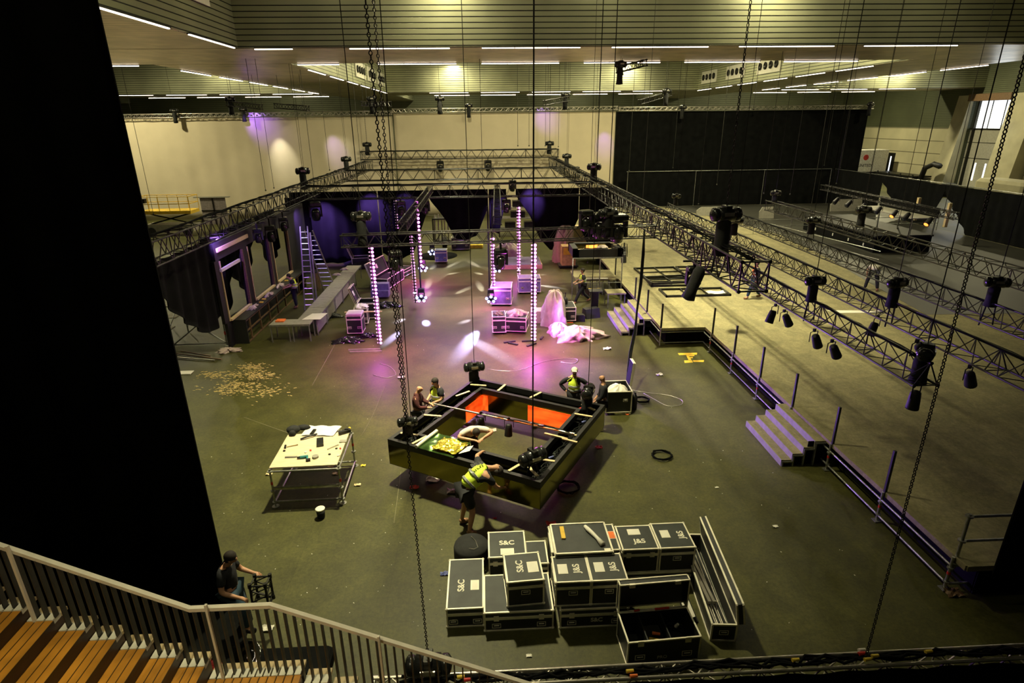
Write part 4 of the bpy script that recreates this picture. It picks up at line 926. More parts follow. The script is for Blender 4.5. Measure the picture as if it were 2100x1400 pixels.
# ------------------------------------------------------------------ people
def skin(name, verts, edges, radii, m, parent, sub=1):
    me = bpy.data.meshes.new(name); me.from_pydata([tuple(v) for v in verts], edges, []); me.update()
    me.materials.append(m); radii = [r * (1.24 if r > .02 else 1.1) for r in radii]
    o = bpy.data.objects.new(name, me); COL.objects.link(o); o.parent = parent
    md = o.modifiers.new('skin', 'SKIN'); md.use_smooth_shade = True; md.branch_smoothing = .4
    sv = me.skin_vertices[0].data
    for k, r in enumerate(radii):
        sv[k].radius = (r, r) if not isinstance(r, tuple) else r
        sv[k].use_root = (k == 0)
    if sub: s = o.modifiers.new('subdivision', 'SUBSURF'); s.levels = sub; s.render_levels = sub
    return o
STAND = dict(pel=(0, 0, .95), abd=(0, .0, 1.10), che=(0, .0, 1.28), nb=(0, 0, 1.44), nk=(0, .01, 1.51), h1=(0, .03, 1.57), h2=(0, .03, 1.66), h3=(0, .02, 1.74),
             ls=(-.18, 0, 1.41), le=(-.24, -.03, 1.13), lw=(-.25, .06, .88), rs=(.18, 0, 1.41), re=(.24, -.03, 1.13), rw=(.25, .06, .88),
             lh=(-.10, 0, .90), lk=(-.11, .02, .50), la=(-.12, -.02, .09), rh=(.10, 0, .90), rk=(.11, .02, .50), ra=(.12, -.02, .09))
def person(label, loc, rz, pose=None, top=('shirt', 'm_navy', 'short'), legs=('m_navy', 'long'), vest=None, hair='m_hair', shoes='m_boot', feet=(0, 0), cap=None, scale=1.0, group=None, vest_text=None, beard=False):
    P = dict(STAND); P.update(pose or {}); J = {k: Vector(v) for k, v in P.items()}
    t = thing('person', label, 'person', loc, rz, group)
    t.scale = (scale,) * 3
    up = (J['h3'] - J['h1']).normalized(); yaw = J.get('face')
    fwd = (yaw if yaw is not None else Vector((0, 1, 0))); fwd = (fwd - up * fwd.dot(up)).normalized(); sd = fwd.cross(up)
    vs, es, rs = [], [], []
    def add(p, r, link=None):
        vs.append(Vector(p)); rs.append(r); k = len(vs) - 1
        if link is not None: es.append((link, k))
        return k
    pel = add(J['pel'], .115); ab = add(J['abd'], .11, pel); ch = add(J['che'], .125, ab); nb = add(J['nb'], .075, ch); nk = add(J['nk'], .05, nb)
    h1 = add(J['h1'], .058, nk); h2 = add(J['h2'], .085, h1); h3 = add(J['h3'], .06, h2)
    add(J['h2'] + fwd * .112 - up * .028, .012, h2)
    for s in 'lr':
        S = add(J[s + 's'], .058, ch); E = add(J[s + 'e'], .040, S); W = add(J[s + 'w'], .026, E)
        d = (J[s + 'w'] - J[s + 'e']).normalized(); pn = J.get(s + 'palm')
        side = d.cross(Vector((0, 0, 1)) if abs(d.z) < .8 else Vector((1, 0, 0))).normalized(); nrm = side.cross(d)
        if nrm.z > 0: nrm = -nrm
        pm = add(J[s + 'w'] + d * .055, .030, W)
        for q, (o_, ln) in enumerate(((-.030, .070), (-.010, .080), (.011, .076), (.031, .060))):
            a = add(J[s + 'w'] + d * .10 + side * o_, .010, pm)
            b = add(J[s + 'w'] + d * (.10 + ln * .5) + side * o_ * 1.1 + nrm * .012, .0085, a)
            add(J[s + 'w'] + d * (.10 + ln * .8) + side * o_ * 1.1 + nrm * (.034 + .004 * q), .0075, b)
        a = add(J[s + 'w'] + d * .05 + side * (-.045) + nrm * .01, .011, pm); add(J[s + 'w'] + d * .09 + side * (-.058) + nrm * .022, .009, a)
        Hh = add(J[s + 'h'], .085, pel); K = add(J[s + 'k'], .055, Hh)
        c = add(J[s + 'k'].lerp(J[s + 'a'], .3), .052, K); A = add(J[s + 'a'], .034, c)
        fy = feet[0 if s == 'l' else 1]; fd = Vector((math.sin(fy), math.cos(fy), 0))
        add(J[s + 'a'] + fd * .12 + Vector((0, 0, -.045)), .030, A)
    skin('body', vs, es, rs, m_skin, t)
    # face
    for q in (-1, 1):
        obj('eye', MB().ball(J['h2'] + fwd * .078 + sd * q * .032 + up * .0, .011, 8, 5), m_blackp, t)
        obj('ear', MB().ball(J['h2'] + sd * q * .083 - up * .01, .026, 8, 5, (.5, .8, 1.1)), m_skin, t)
    obj('mouth', MB().ball(J['h2'] + fwd * .078 - up * .058, .02, 8, 4, (1.2, .5, .35)), mat('lips', (.30, .10, .08), .6) if 'lips' not in bpy.data.materials else bpy.data.materials['lips'], t)
    R = Matrix((sd, fwd, up)).transposed().to_4x4()
    HM = Matrix.Translation(J['h2']) @ R
    if cap:
        obj('cap', MB().ball((0, -.01, .028), .105, 14, 8, (.95, 1.05, .85), HM, cut=.48).box(0, .12, .035, .14, .11, .015, HM), cap, t)
    elif hair:
        obj('hair', MB().ball((0, -.022, .022), .104, 14, 8, (.95, 1.02, .98), HM, cut=.45).ball((0, -.05, -.02), .082, 10, 6, (1.0, .8, 1.0), HM), eval(hair), t)
    if beard: obj('beard', MB().ball((0, .035, -.062), .056, 10, 6, (1, .9, .8), HM), m_hair, t)
    # top
    g = 1.0
    kind, mm, sl = top; vs, es, rs = [], [], []
    pel = add(J['pel'] + (J['abd'] - J['pel']) * .0, .135); ab = add(J['abd'], .132, pel); ch = add(J['che'], .15, ab); nb = add(J['nb'], .088, ch)
    if kind == 'hood': add(J['nk'] - fwd * .05, .085, nb)
    for s in 'lr':
        S = add(J[s + 's'], .076, ch)
        if sl == 'short': add(J[s + 's'].lerp(J[s + 'e'], .72), .060, S)
        else: E = add(J[s + 'e'], .056, S); add(J[s + 'e'].lerp(J[s + 'w'], .92), .042, E)
    skin(kind if kind != 'hood' else 'hooded_top', vs, es, rs, eval(mm), t)
    vs, es, rs = [], [], []
    pel = add(J['pel'], .128)
    for s in 'lr':
        Hh = add(J[s + 'h'], .103, pel); fy = .80 if legs[1] == 'short' else 1
        if legs[1] == 'short': add(J[s + 'h'].lerp(J[s + 'k'], .86), .095, Hh)
        else: K = add(J[s + 'k'], .074, Hh); add(J[s + 'k'].lerp(J[s + 'a'], .93), .058, K)
    skin('shorts' if legs[1] == 'short' else 'trousers', vs, es, rs, eval(legs[0]), t)
    for k, s in enumerate('lr'):
        fy = feet[k]; a = J[s + 'a']; fd = Vector((math.sin(fy), math.cos(fy), 0))
        vs, es, rs = [], [], []
        q = add(a + Vector((0, 0, .04)), .055); w = add(a - fd * .02 + Vector((0, 0, -.035)), .052, q); x = add(a + fd * .09 + Vector((0, 0, -.045)), .046, w); add(a + fd * .17 + Vector((0, 0, -.05)), .040, x)
        skin('boot', vs, es, rs, eval(shoes), t)
    if vest:
        vs, es, rs = [], [], []
        pel = add(J['pel'].lerp(J['abd'], .25), .152); ab = add(J['abd'], .148, pel); ch = add(J['che'], .166, ab); add(J['che'].lerp(J['nb'], .85), .115, ch)
        for s in 'lr': add(J[s + 's'].lerp(J['nb'], .25), .086, ch)
        v = skin('vest', vs, es, [r_ * 1.06 for r_ in rs], eval(vest), t)
        tmb = MB(); ax = (J['che'] - J['abd']).normalized(); rt = ax.cross(fwd if abs(ax.dot(fwd)) < .9 else Vector((0, 0, 1))).normalized(); bk = rt.cross(ax)
        for q, f in ((J['abd'] - ax * .02, .172), (J['abd'].lerp(J['che'], .62), .186)):
            pts = [q + rt * math.cos(a) * f + bk * math.sin(a) * f for a in [2 * PI * k / 20 for k in range(20)]]
            for o_ in (-.016, 0, .016): tmb.path([p + ax * o_ for p in pts], .013, 4, True)
        obj('reflective_band', tmb, m_refl, t)
    return t
LEAN = dict
person('man in a maroon hooded top behind the left edge of the gold mirrored frame', (-1.95, 14.9, 0), -1.75,
       dict(le=(-.24, .08, 1.16), lw=(-.14, .32, 1.12), re=(.24, .08, 1.16), rw=(.12, .34, 1.12), nk=(0, .03, 1.51), h1=(0, .06, 1.56), h2=(0, .08, 1.64), h3=(0, .07, 1.72)),
       ('hood', 'm_maroon', 'long'), ('m_navy', 'long'), hair=None)
person('man in a hi-vis vest over black t-shirt, facing the man in maroon', (-1.42, 15.35, 0), 2.3,
       dict(le=(-.26, .06, 1.16), lw=(-.10, .30, 1.08), re=(.26, .06, 1.16), rw=(.10, .32, 1.1), h1=(0, .06, 1.56), h2=(0, .09, 1.64), h3=(0, .08, 1.72)),
       ('shirt', 'm_navy', 'short'), ('m_navy', 'long'), 'm_hivis')
person('man in a white cap with hands on hips and an open hi-vis vest', (2.55, 15.75, 0), 2.95,
       dict(le=(-.42, -.06, 1.18), lw=(-.22, .04, 1.0), re=(.42, -.06, 1.18), rw=(.22, .04, 1.0)),
       ('jacket', 'm_navy', 'long'), ('m_navy', 'long'), 'm_hivis', cap=m_white, beard=True)
person('bald man in dark clothes standing by the open case, looking left', (3.3, 15.2, 0), 1.35,
       dict(le=(-.25, .02, 1.14), lw=(-.16, .20, .98), re=(.25, .02, 1.14), rw=(.18, .18, .96)), ('jacket', 'm_navy', 'long'), ('m_navy', 'long'), hair=None, shoes='m_white', beard=True)
# man inside the frame, leaning on its near side
person('man in a white t-shirt leaning over the gold film, inside the frame', (-.42, 13.22, 0), PI + .25,
       dict(pel=(0, -.34, .96), abd=(0, -.16, 1.10), che=(0, .08, 1.24), nb=(0, .28, 1.32), nk=(0, .34, 1.33), h1=(0, .40, 1.33), h2=(0, .47, 1.37), h3=(0, .51, 1.46),
            ls=(-.22, .20, 1.32), le=(-.44, .38, 1.28), lw=(-.12, .62, 1.28), rs=(.22, .20, 1.32), re=(.44, .38, 1.28), rw=(.10, .64, 1.28),
            lh=(-.1, -.34, .92), lk=(-.12, -.2, .5), la=(-.14, -.28, .09), rh=(.1, -.34, .92), rk=(.12, -.2, .5), ra=(.14, -.28, .09)), ('tshirt', 'm_tee', 'short'), ('m_navy', 'long'))
# man bending outside the frame, seen from behind
b = person('man in hi-vis vest and black shorts bending at the near side of the frame', (-.50, 10.98, 0), -1.12,
       dict(pel=(0, -.08, .94), abd=(0, .06, 1.10), che=(.0, .28, 1.25), nb=(.0, .46, 1.30), nk=(.02, .53, 1.29), h1=(.04, .60, 1.26), h2=(.06, .68, 1.23), h3=(.07, .77, 1.22),
            ls=(-.23, .38, 1.32), le=(-.48, .46, 1.34), lw=(-.66, .66, 1.27), rs=(.23, .36, 1.24), re=(.28, .54, .96), rw=(.16, .76, .82),
            lh=(-.10, -.06, .90), lk=(-.15, .0, .50), la=(-.18, -.08, .09), rh=(.10, -.06, .90), rk=(.19, .02, .50), ra=(.24, -.10, .09)),
       ('shirt', 'm_navy', 'short'), ('m_navy', 'short'), 'm_hivis', feet=(-.1, .5), scale=1.06)
letters('true', m_blackp, b, (.0, .24, 1.452), (-.35, 0, -PI / 2), .16)
b = person('man in hi-vis vest striding to the left by the tall tube stand', (4.78, 27.9, 0), PI / 2 + .25,
       dict(pel=(0, 0, .93), lk=(-.10, .24, .52), la=(-.11, .42, .10), rk=(.10, -.10, .50), ra=(.11, -.46, .14), le=(-.22, .10, 1.15), lw=(-.2, .34, 1.10), re=(.22, .10, 1.15), rw=(.20, .32, 1.06)),
       ('shirt', 'm_navy', 'short'), ('m_navy', 'long'), 'm_hivis')
person('man in hi-vis vest working at the bar counter beside the stepladder', (-9.25, 28.3, 0), PI / 2 + .2,
       dict(nb=(0, .06, 1.43), nk=(0, .10, 1.48), h1=(0, .14, 1.53), h2=(0, .18, 1.61), h3=(0, .19, 1.69), le=(-.24, .12, 1.16), lw=(-.2, .38, 1.08), re=(.24, .12, 1.16), rw=(.16, .4, 1.08)),
       ('shirt', 'm_navy', 'short'), ('m_navy', 'long'), 'm_hivis')
person('person in an orange vest walking on the stage, seen through the truss end', (12.25, 25.5, ZD), PI / 2,
       dict(lk=(-.10, .22, .52), la=(-.11, .32, .10), rk=(.10, -.08, .50), ra=(.11, -.36, .12)), ('shirt', 'm_navy', 'long'), ('m_jean', 'long'), 'm_orange')
person('man in a white t-shirt and black trousers bending forward on the stage', (18.3, 26.3, ZD), -.5,
       dict(pel=(0, -.05, .95), abd=(0, .10, 1.06), che=(0, .32, 1.12), nb=(0, .48, 1.08), nk=(0, .54, 1.03), h1=(0, .58, .97), h2=(0, .62, .90), h3=(0, .66, .82),
            ls=(-.2, .40, 1.10), le=(-.24, .44, .84), lw=(-.22, .48, .60), rs=(.2, .40, 1.10), re=(.24, .44, .84), rw=(.22, .5, .60), lk=(-.2, .05, .5), la=(-.26, -.05, .09), rk=(.2, .05, .5), ra=(.26, -.05, .09)),
       ('tshirt', 'm_tee', 'short'), ('m_navy', 'long'))
person('man in black t-shirt and jeans by the big left drape, holding a truss piece', (-4.54, 8.34, 0), -PI / 2 - .05,
       dict(nk=(0, .05, 1.50), h1=(0, .09, 1.54), h2=(0, .13, 1.62), h3=(0, .12, 1.71), le=(-.26, .10, 1.16), lw=(-.20, .34, 1.12), re=(.28, .0, 1.12), rw=(.24, .26, .98),
            lk=(-.11, .10, .52), la=(-.12, .0, .09), rk=(.14, .26, .62), ra=(.14, .22, .2)), ('shirt', 'm_navy', 'short'), ('m_jean', 'long'), hair='m_hair', shoes='m_blackp')
truss('truss_piece', 'short piece of black truss held upright by the man at the drape', (-4.0, 8.40, .68), (-4.0, 8.42, 1.14), .26, .24, .022, bay=.3, rb=.012, cat='truss')

# ------------------------------------------------------------------ the hanging mirrored frame
A0 = Vector((-2.49, 12.93)); S = 4.15; ang = -.533
MF = thing('mirrored_light_rig', 'large square hanging frame clad in gold mirror, glowing orange inside', 'hanging frame', (A0.x, A0.y, .5), ang)
TW = .60; HT = .70
for (x0, x1, y0, y1, q) in ((0, S, 0, .02, 0), (S - .02, S, 0, S, 0), (0, S, S - .02, S, 0), (0, .02, 0, S, 0)):
    obj('mirror_panel', MB().bx(x0, x1, y0, y1, 0, HT - .16), m_gold, MF)
i0, i1 = TW, S - TW
for (x0, x1, y0, y1) in ((i0, i1, i0 - .02, i0), (i1, i1 + .02, i0, i1), (i0, i1, i1, i1 + .02), (i0 - .02, i0, i0, i1)):
    obj('inner_mirror_panel', MB().bx(x0, x1, y0, y1, 0, HT - .16), m_gold, MF)
# orange light on the inner cladding put in as emissive patches, near one unseen
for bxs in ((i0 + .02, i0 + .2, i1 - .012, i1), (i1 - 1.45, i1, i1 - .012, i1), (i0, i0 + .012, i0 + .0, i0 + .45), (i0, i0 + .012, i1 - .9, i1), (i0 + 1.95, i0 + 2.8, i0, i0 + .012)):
    obj('amber_glow_patch', MB().bx(*bxs, .02, HT - .2), m_glow, MF)
ch = MB()
for (a0, a1) in ((0, .10), (TW - .10, TW)):
    z0, z1 = HT - .16, HT
    ch.bx(a0, S - a0, a0, a1, z0, z1).bx(a0, S - a0, S - a1, S - a0, z0, z1).bx(a0, a1, a1, S - a1, z0, z1).bx(S - a1, S - a0, a1, S - a1, z0, z1)
obj('top_channel', ch, m_blackp, MF)
tr_ = MB()
tr_.bx(.1, S - .1, .1, TW - .1, .30, .33).bx(.1, S - .1, S - TW + .1, S - .1, .30, .33).bx(.1, TW - .1, .1, S - .1, .30, .33).bx(S - TW + .1, S - .1, .1, S - .1, .30, .33)
obj('channel_floor', tr_, m_black, MF)
btm = MB().bx(0, S, 0, TW, -.0, .015).bx(0, S, S - TW, S, 0, .015).bx(0, TW, TW, S - TW, 0, .015).bx(S - TW, S, TW, S - TW, 0, .015)
obj('underside', btm, m_blackp, MF)
for (cx, cy, rz_) in ((.35, .42, .2), (.75, .3, 1.35), (S - .75, .3, 1.3), (S - .35, .32, 2.5), (S - .30, .85, .2), (S - .3, 2.2, .1), (S - .3, 3.3, .1), (S - .35, S - .35, -.4), (1.1, S - .3, 1.6), (2.2, S - .3, 1.3), (.4, S - .45, .3), (.3, 3.0, 1.2), (.3, 1.5, .3)):
    M_ = Matrix.Translation((cx, cy, HT + .012)) @ Matrix.Rotation(rz_, 4, 'Z')
    obj('timber_batten', MB().box(0, 0, 0, .48, .07, .022, M_), m_pine, MF)
rr = random.Random(5)
def FM(u, v, z=1.2):   # point in the frame's own axes -> hall
    return Vector((A0.x + u * math.cos(ang) - v * math.sin(ang), A0.y + u * math.sin(ang) + v * math.cos(ang), z))
for k, (u0, v0, u1, v1, lab) in enumerate(((.3, .3, 3.8, .3, 'black wiring lying in the near channel of the mirrored frame'), (3.85, .3, 3.85, 3.9, 'black wiring lying in the right channel of the mirrored frame'), (.3, .4, .3, 3.8, 'black wiring lying in the left channel of the mirrored frame'), (.4, 3.85, 3.8, 3.85, 'black wiring lying in the far channel of the mirrored frame'))):
    cables(lab, [wob(FM(u0, v0, .98), FM(u1, v1, .98), 26, .10, 40 + k * 5 + j) for j in range(6)], m_blackg, .012, 'wiring in the channels of the mirrored frame')
for k, (u, v, mm, lab) in enumerate(((.6, .25, m_yell, 'yellow ratchet strap end on the left corner of the frame'), (.95, .45, m_teal, 'blue-green plug in the left corner of the frame'), (3.85, 3.2, m_blue, 'blue plug in the right channel of the frame'), (3.5, 3.9, m_red, 'red plug near the right corner of the frame'), (2.0, 3.85, m_blue, 'blue plug in the far channel of the frame'), (.35, 2.2, m_blue, 'blue plug in the left channel of the frame'), (3.8, 1.2, m_blue, 'blue plug in the right channel near the white pipe'))):
    p = FM(u, v, 1.04); tag(obj('cable_connector', MB().tube(p, p + Vector((.12, .05, .02)), .035, 8, .025), mm), lab, 'connector')
pp = thing('lighting_pipe', 'silver scaffold pipe laid across the mirrored frame', 'pipe', (0, 0, 0))
a = Vector(at(890, 828, 1.27)); c = Vector(at(1178, 890, 1.27))
obj('tube', MB().tube(a, c, .025, 10).tube(a.lerp(c, .0), a.lerp(c, .02), .034, 10).tube(a.lerp(c, .9), a.lerp(c, 1), .034, 10), m_alu, pp)
obj('cable', MB().path(wob(a.lerp(c, .35) + Vector((0, 0, .03)), c + Vector((0, 0, .03)), 22, .03, 3), .014, 5), m_black, pp)
obj('red_cable', MB().path(wob(a.lerp(c, .45) + Vector((0, -.02, .02)), c + Vector((0, -.02, .02)), 22, .02, 4), .011, 5), m_orange, pp)
for (px, py) in ((1140, 894), (1168, 903)):
    p = Vector(at(px, py, 1.25)); tag(obj('timber_batten', MB().box(0, 0, 0, .62 if px < 1150 else .4, .06, .03, Matrix.Translation(p) @ Matrix.Rotation(-.55, 4, 'Z')), m_pine), 'pale batten lying beside the silver pipe on the frame, %s' % ('longer one' if px < 1150 else 'shorter one'), 'batten')

parp = None
def parcan(p, label, tilt=(0, 0), m_front=None, s=1.0, group=None, rz=0):
    t = thing('par_lamp', label, 'lamp', p, rz, group)
    M_ = Matrix.Rotation(tilt[0], 4, 'X') @ Matrix.Rotation(tilt[1], 4, 'Y')
    obj('can', MB().lathe([(.07 * s, .0), (.09 * s, -.03 * s), (.10 * s, -.12 * s), (.115 * s, -.34 * s), (.115 * s, -.36 * s), (.10 * s, -.355 * s)], (0, 0, -.12 * s), 14, M_), m_blackp, t)
    obj('lens', MB().lathe([(.09 * s, -.352 * s), (.09 * s, -.365 * s)], (0, 0, -.12 * s), 12, M_), m_front or m_glass, t)
    obj('yoke', MB().path([(0, 0, .02), (.13 * s, 0, -.0), (.13 * s, 0, -.24 * s)], .012 * s, 5).path([(0, 0, .02), (-.13 * s, 0, 0), (-.13 * s, 0, -.24 * s)], .012 * s, 5).box(0, 0, .04, .06, .05, .08), m_dark, t)
    return t
parcan(a.lerp(c, .36), 'black par lamp hanging from the silver pipe, left one', (.1, 0), s=.85)
parcan(a.lerp(c, .56), 'black par lamp hanging from the silver pipe, right one', (-.1, .05), s=.9)
# gold film on the near side
def film(u, v):
    p = FM(.95 + 1.0 * u, -.05 + .80 * v, 1.235 + .02 * math.sin(u * 9) * math.sin(v * 6)); return p
tag(obj('film_sheet', MB().grid(film, 14, 10).grid(lambda u, v: Vector(film(u, v)) - Vector((0, 0, .006)), 14, 10), m_film), 'green-gold mirror film lying over the near side of the frame', 'film')
rg = random.Random(2)
hts = [[rg.uniform(0, .05) for _ in range(12)] for _ in range(12)]
tag(obj('foil_sheet', MB().grid(lambda u, v: FM(1.3 + .68 * u, .02 + .55 * v, 1.275 + hts[int(u * 10)][int(v * 8)]), 10, 8, False).grid(lambda u, v: FM(1.3 + .68 * u, .02 + .55 * v, 1.262), 10, 8), m_foil), 'crumpled yellow-gold foil under the hands of the man in white', 'foil')
a2, c2 = FM(.93, -.08, 1.27), FM(.93, .78, 1.27)
tag(obj('film_roll', MB().tube(a2, c2, .045, 12), m_paper), 'rolled white-backed edge of the gold film', 'roll')
tag(obj('paper_scrap', MB().ext([FM(1.98, .12, 1.25), FM(2.15, .35, 1.25), FM(2.1, .6, 1.25), FM(2.0, .5, 1.25)], (0, 0, .006)), m_paper), 'white backing paper beside the crumpled foil', 'paper')

# ------------------------------------------------------------------ scaffold work table with tools
t = thing('work_table', 'scaffold work table with a plywood top covered in tools', 'table', (-4.25, 12.9, 0), .02)
W = 1.57; r = .024
xs_ = (-.85, .72); ys_ = (-.85, .78); ZT = 1.02
for x in xs_:
    for y in ys_:
        obj('leg', MB().tube((x, y, .08), (x, y, ZT), r, 8).tube((x, y, .42), (x, y, .45), .06, 10).tube((x, y, .12), (x, y, .14), .06, 10).tube((x, y, .95), (x, y, .97), .06, 10), m_galv, t)
        obj('foot', MB().tube((x, y, 0), (x, y, .012), .085, 12).tube((x, y, 0), (x, y, .1), .018, 6), m_galv, t)
        obj('red_marker', MB().tube((x, y, .60), (x, y, .68), .027, 8), m_red, t)
for z, n in ((.13, 'bottom_ledger'), (.95, 'top_ledger')):
    for y in ys_: obj(n, MB().tube((xs_[0], y, z), (xs_[1], y, z), r, 8), m_galv, t)
    for x in xs_: obj(n, MB().tube((x, ys_[0], z), (x, ys_[1], z), r, 8), m_galv if z > .5 else m_galv, t)
obj('middle_rail', MB().tube((xs_[0], ys_[0], .52), (xs_[1], ys_[0], .52), r, 8).box(-.06, ys_[0], .49, 1.5, .03, .06), m_galv, t)
obj('plywood_top', MB().bx(-.87, .68, -.80, .76, ZT - .02, ZT + .01), m_ply, t)
def tt(px, py, z=1.03): p = at(px, py, z); return Vector(p)
p = tt(604, 886); tag(obj('tool_bag', MB().ball(p + Vector((-.02, 0, .08)), .15, 10, 6, (1.2, 1, .7)).ball(p + Vector((.2, .12, .07)), .12, 10, 6, (1.6, .8, .6)).ball(p + Vector((.0, -.15, .05)), .09, 8, 5), m_vinyl), 'black cloth bag slumped on the far left of the plywood table', 'bag')
p = tt(655, 884); tag(obj('paper_sheet', MB().grid(lambda u, v: (p.x - .42 + .85 * u + .1 * v, p.y - .22 + .5 * v - .08 * u, 1.04 + .03 * abs(math.sin(u * 7 + v * 2))), 14, 8).grid(lambda u, v: (p.x - .42 + .85 * u + .1 * v, p.y - .22 + .5 * v - .08 * u, 1.033), 14, 8), m_paper), 'crumpled white drawing sheet at the back of the plywood table', 'paper')
p = tt(657, 909); tag(obj('metal_box', MB().box(0, 0, .04, .16, .34, .07, Matrix.Translation(p) @ Matrix.Rotation(.25, 4, 'Z')), m_blackg), 'black and silver flat box in the middle of the plywood table', 'box')
p = tt(642, 885, 1.08); tag(obj('metal_profile', MB().box(0, 0, 0, .08, .26, .02, Matrix.Translation(p) @ Matrix.Rotation(-.1, 4, 'Z')), m_dark), 'dark metal strip lying on the white drawing sheet', 'strip')
p = tt(625, 939); dr = thing('cordless_drill', 'teal and black cordless drill at the near edge of the plywood table', 'drill', p, .2)
obj('drill_body', MB().tube((-.10, 0, .04), (.08, 0, .04), .035, 10), m_teal, dr); obj('chuck', MB().tube((-.17, 0, .04), (-.10, 0, .04), .022, 8, .03), m_blackp, dr); obj('grip', MB().tube((.05, 0, .03), (.08, -.14, .03), .022, 8), m_teal, dr); obj('battery', MB().box(.09, -.16, .03, .10, .06, .06), m_blackp, dr)
p = tt(647, 938); tag(obj('tape_reel', MB().tube(p, p + Vector((0, 0, .05)), .075, 18), m_grey), 'round grey tin beside the drill on the plywood table', 'tin')
p = tt(707, 888); tag(obj('sander', MB().box(0, 0, .05, .30, .10, .07, Matrix.Translation(p) @ Matrix.Rotation(.5, 4, 'Z')).box(.05, .05, .07, .1, .06, .08, Matrix.Translation(p)), m_blackp), 'black and red power tool at the right of the plywood table', 'power tool')
p = tt(717, 880); tag(obj('tape_measure', MB().ball(p + Vector((0, 0, .03)), .04, 8, 6), m_yell), 'yellow tape measure at the far right corner of the plywood table', 'tape measure')
p = tt(683, 917); tag(obj('metal_ruler', MB().box(0, 0, .01, .30, .035, .015, Matrix.Translation(p) @ Matrix.Rotation(.75, 4, 'Z')), m_alu), 'silver steel bar lying diagonally on the plywood table', 'bar')
p = tt(704, 905); tag(obj('hinge_plate', MB().box(0, 0, .012, .18, .12, .02, Matrix.Translation(p)), m_grey), 'grey metal plate near the right edge of the plywood table', 'plate')
p = tt(588, 917); hm = thing('hammer', 'hammer lying on the left of the plywood table', 'hammer', p, .2); obj('handle', MB().tube((0, 0, .02), (.26, .04, .02), .015, 8), m_pine, hm); obj('head', MB().box(-.03, 0, .025, .04, .13, .04), m_dark, hm)
p = tt(585, 938); tag(obj('silver_tape_roll', MB().tube(p, p + Vector((.28, .0, 0)), .035, 10).tube(p + Vector((.3, 0, 0)), p + Vector((.5, .02, 0)), .02, 8), m_alu), 'silver tubes bundled at the near left of the plywood table', 'tubes')
p = tt(630, 900); tag(obj('caulking_gun', MB().path([p + Vector((-.15, -.05, .03)), p + Vector((-.02, .02, .05)), p + Vector((.12, .10, .05)), p + Vector((.2, .18, .04))], .022, 6), m_blackp), 'dark hand tool lying across the drawing sheet', 'tool')
for k, (px, py) in enumerate(((583, 925), (627, 928), (637, 924), (690, 920), (694, 935), (698, 920), (676, 932), (700, 884))):
    p = tt(px, py); tag(obj('offcut', MB().box(0, 0, .012, .05, .04, .025, Matrix.Translation(p) @ Matrix.Rotation(k, 4, 'Z')), (m_dark, m_paper, m_red)[k % 3]), 'small offcut lying on the plywood table', 'offcut', 'small bits on the plywood table')
bk = thing('paint_tub', 'white-lidded dark paint tub standing on the floor below the work table', 'tub', at(659, 1060))
obj('tub_body', MB().lathe([(.085, 0), (.10, .22)], n=18), m_navy, bk); obj('tub_lid', MB().lathe([(.105, .21), (.108, .24), (.09, .245)], n=18), m_white, bk)
# ------------------------------------------------------------------ light columns hanging from the front truss
def ledcolumn(label, x, y, z0, z1, lit=(0, 0), lit2=(0, 0), sp=.145, r=.05, pole=False, strap=None):
    t = thing('led_column', label, 'light column', (x, y, z0))
    L = z1 - z0; n = int(L / sp); seg = max(1, round(L / 1.0))
    for k in range(seg): obj('tube_housing', MB().box(0, .03, L * (k + .5) / seg, .075, .07, L / seg - .03), m_blackp, t)
    a, b, c, d = MB(), MB(), MB(), MB()
    for k in range(n):
        z = (k + .5) * sp; zz = z0 + z
        (a if lit[0] <= zz <= lit[1] else b).ball((.055, -.02, z), r, 8, 5)
        (c if lit2[0] <= zz <= lit2[1] else d).ball((-.065, 0, z), r * .5, 6, 4)
    if a.v: obj('lit_lamp_row', a, m_led, t)
    if b.v: obj('unlit_lamp_row', b, m_ledd, t)
    if c.v: obj('side_lamp_row', c, m_led, t)
    if d.v: obj('side_lamp_row', d, m_ledd, t)
    if strap: obj('hanging_pole', MB().tube((0, .03, L), (0, .03, strap - z0), .025, 6), m_dark, t)
    return t
ledcolumn('magenta light column on the left, full length, in front of the road cases', -4.22, 22.15, .25, 4.25, (0, 9), sp=.145, r=.055)
ledcolumn('magenta light column on the right, full length, brightest one', 1.88, 22.1, .25, 4.3, (0, 9), (0, 9), r=.062)
ledcolumn('magenta light column left of centre, behind the front truss', -3.62, 33.2, .75, 4.6, (1.0, 9), r=.075, sp=.22)
ledcolumn('unlit dotted light column farther left, near the open cases', -4.05, 33.3, .15, 2.6, r=.045, sp=.16)
ledcolumn('unlit dotted light column next to the left black pole', -3.42, 28.2, .12, 2.3, r=.045, sp=.15)
ledcolumn('light column right of centre, magenta above and dotted below', .42, 28.0, .3, 3.35, (2.3, 9), (2.3, 9), r=.055, sp=.16, strap=4.9)
ledcolumn('far light column behind the pallet, magenta above and dotted below', 1.98, 33.4, .12, 4.1, (2.2, 9), r=.062, sp=.17, strap=4.9)
ledcolumn('short far light column at the back, seen beside the left pale gap', -5.2, 36.3, 2.4, 4.2, (2.2, 2.8), r=.04, sp=.16)
for x, y, z0, z1, lab in ((-3.06, 27.6, 1.0, 4.78, 'black hanging pole left of centre with a lamp head at its foot'), (.22, 27.2, 1.0, 4.9, 'black hanging pole right of centre with a lamp head at its foot'), (-3.75, 33.7, 1.0, 4.6, 'black hanging pole behind the left magenta column')):
    tag(obj('hanging_pole', MB().box(x, y, (z0 + z1) / 2, .07, .07, z1 - z0), m_blackp), lab, 'pole')
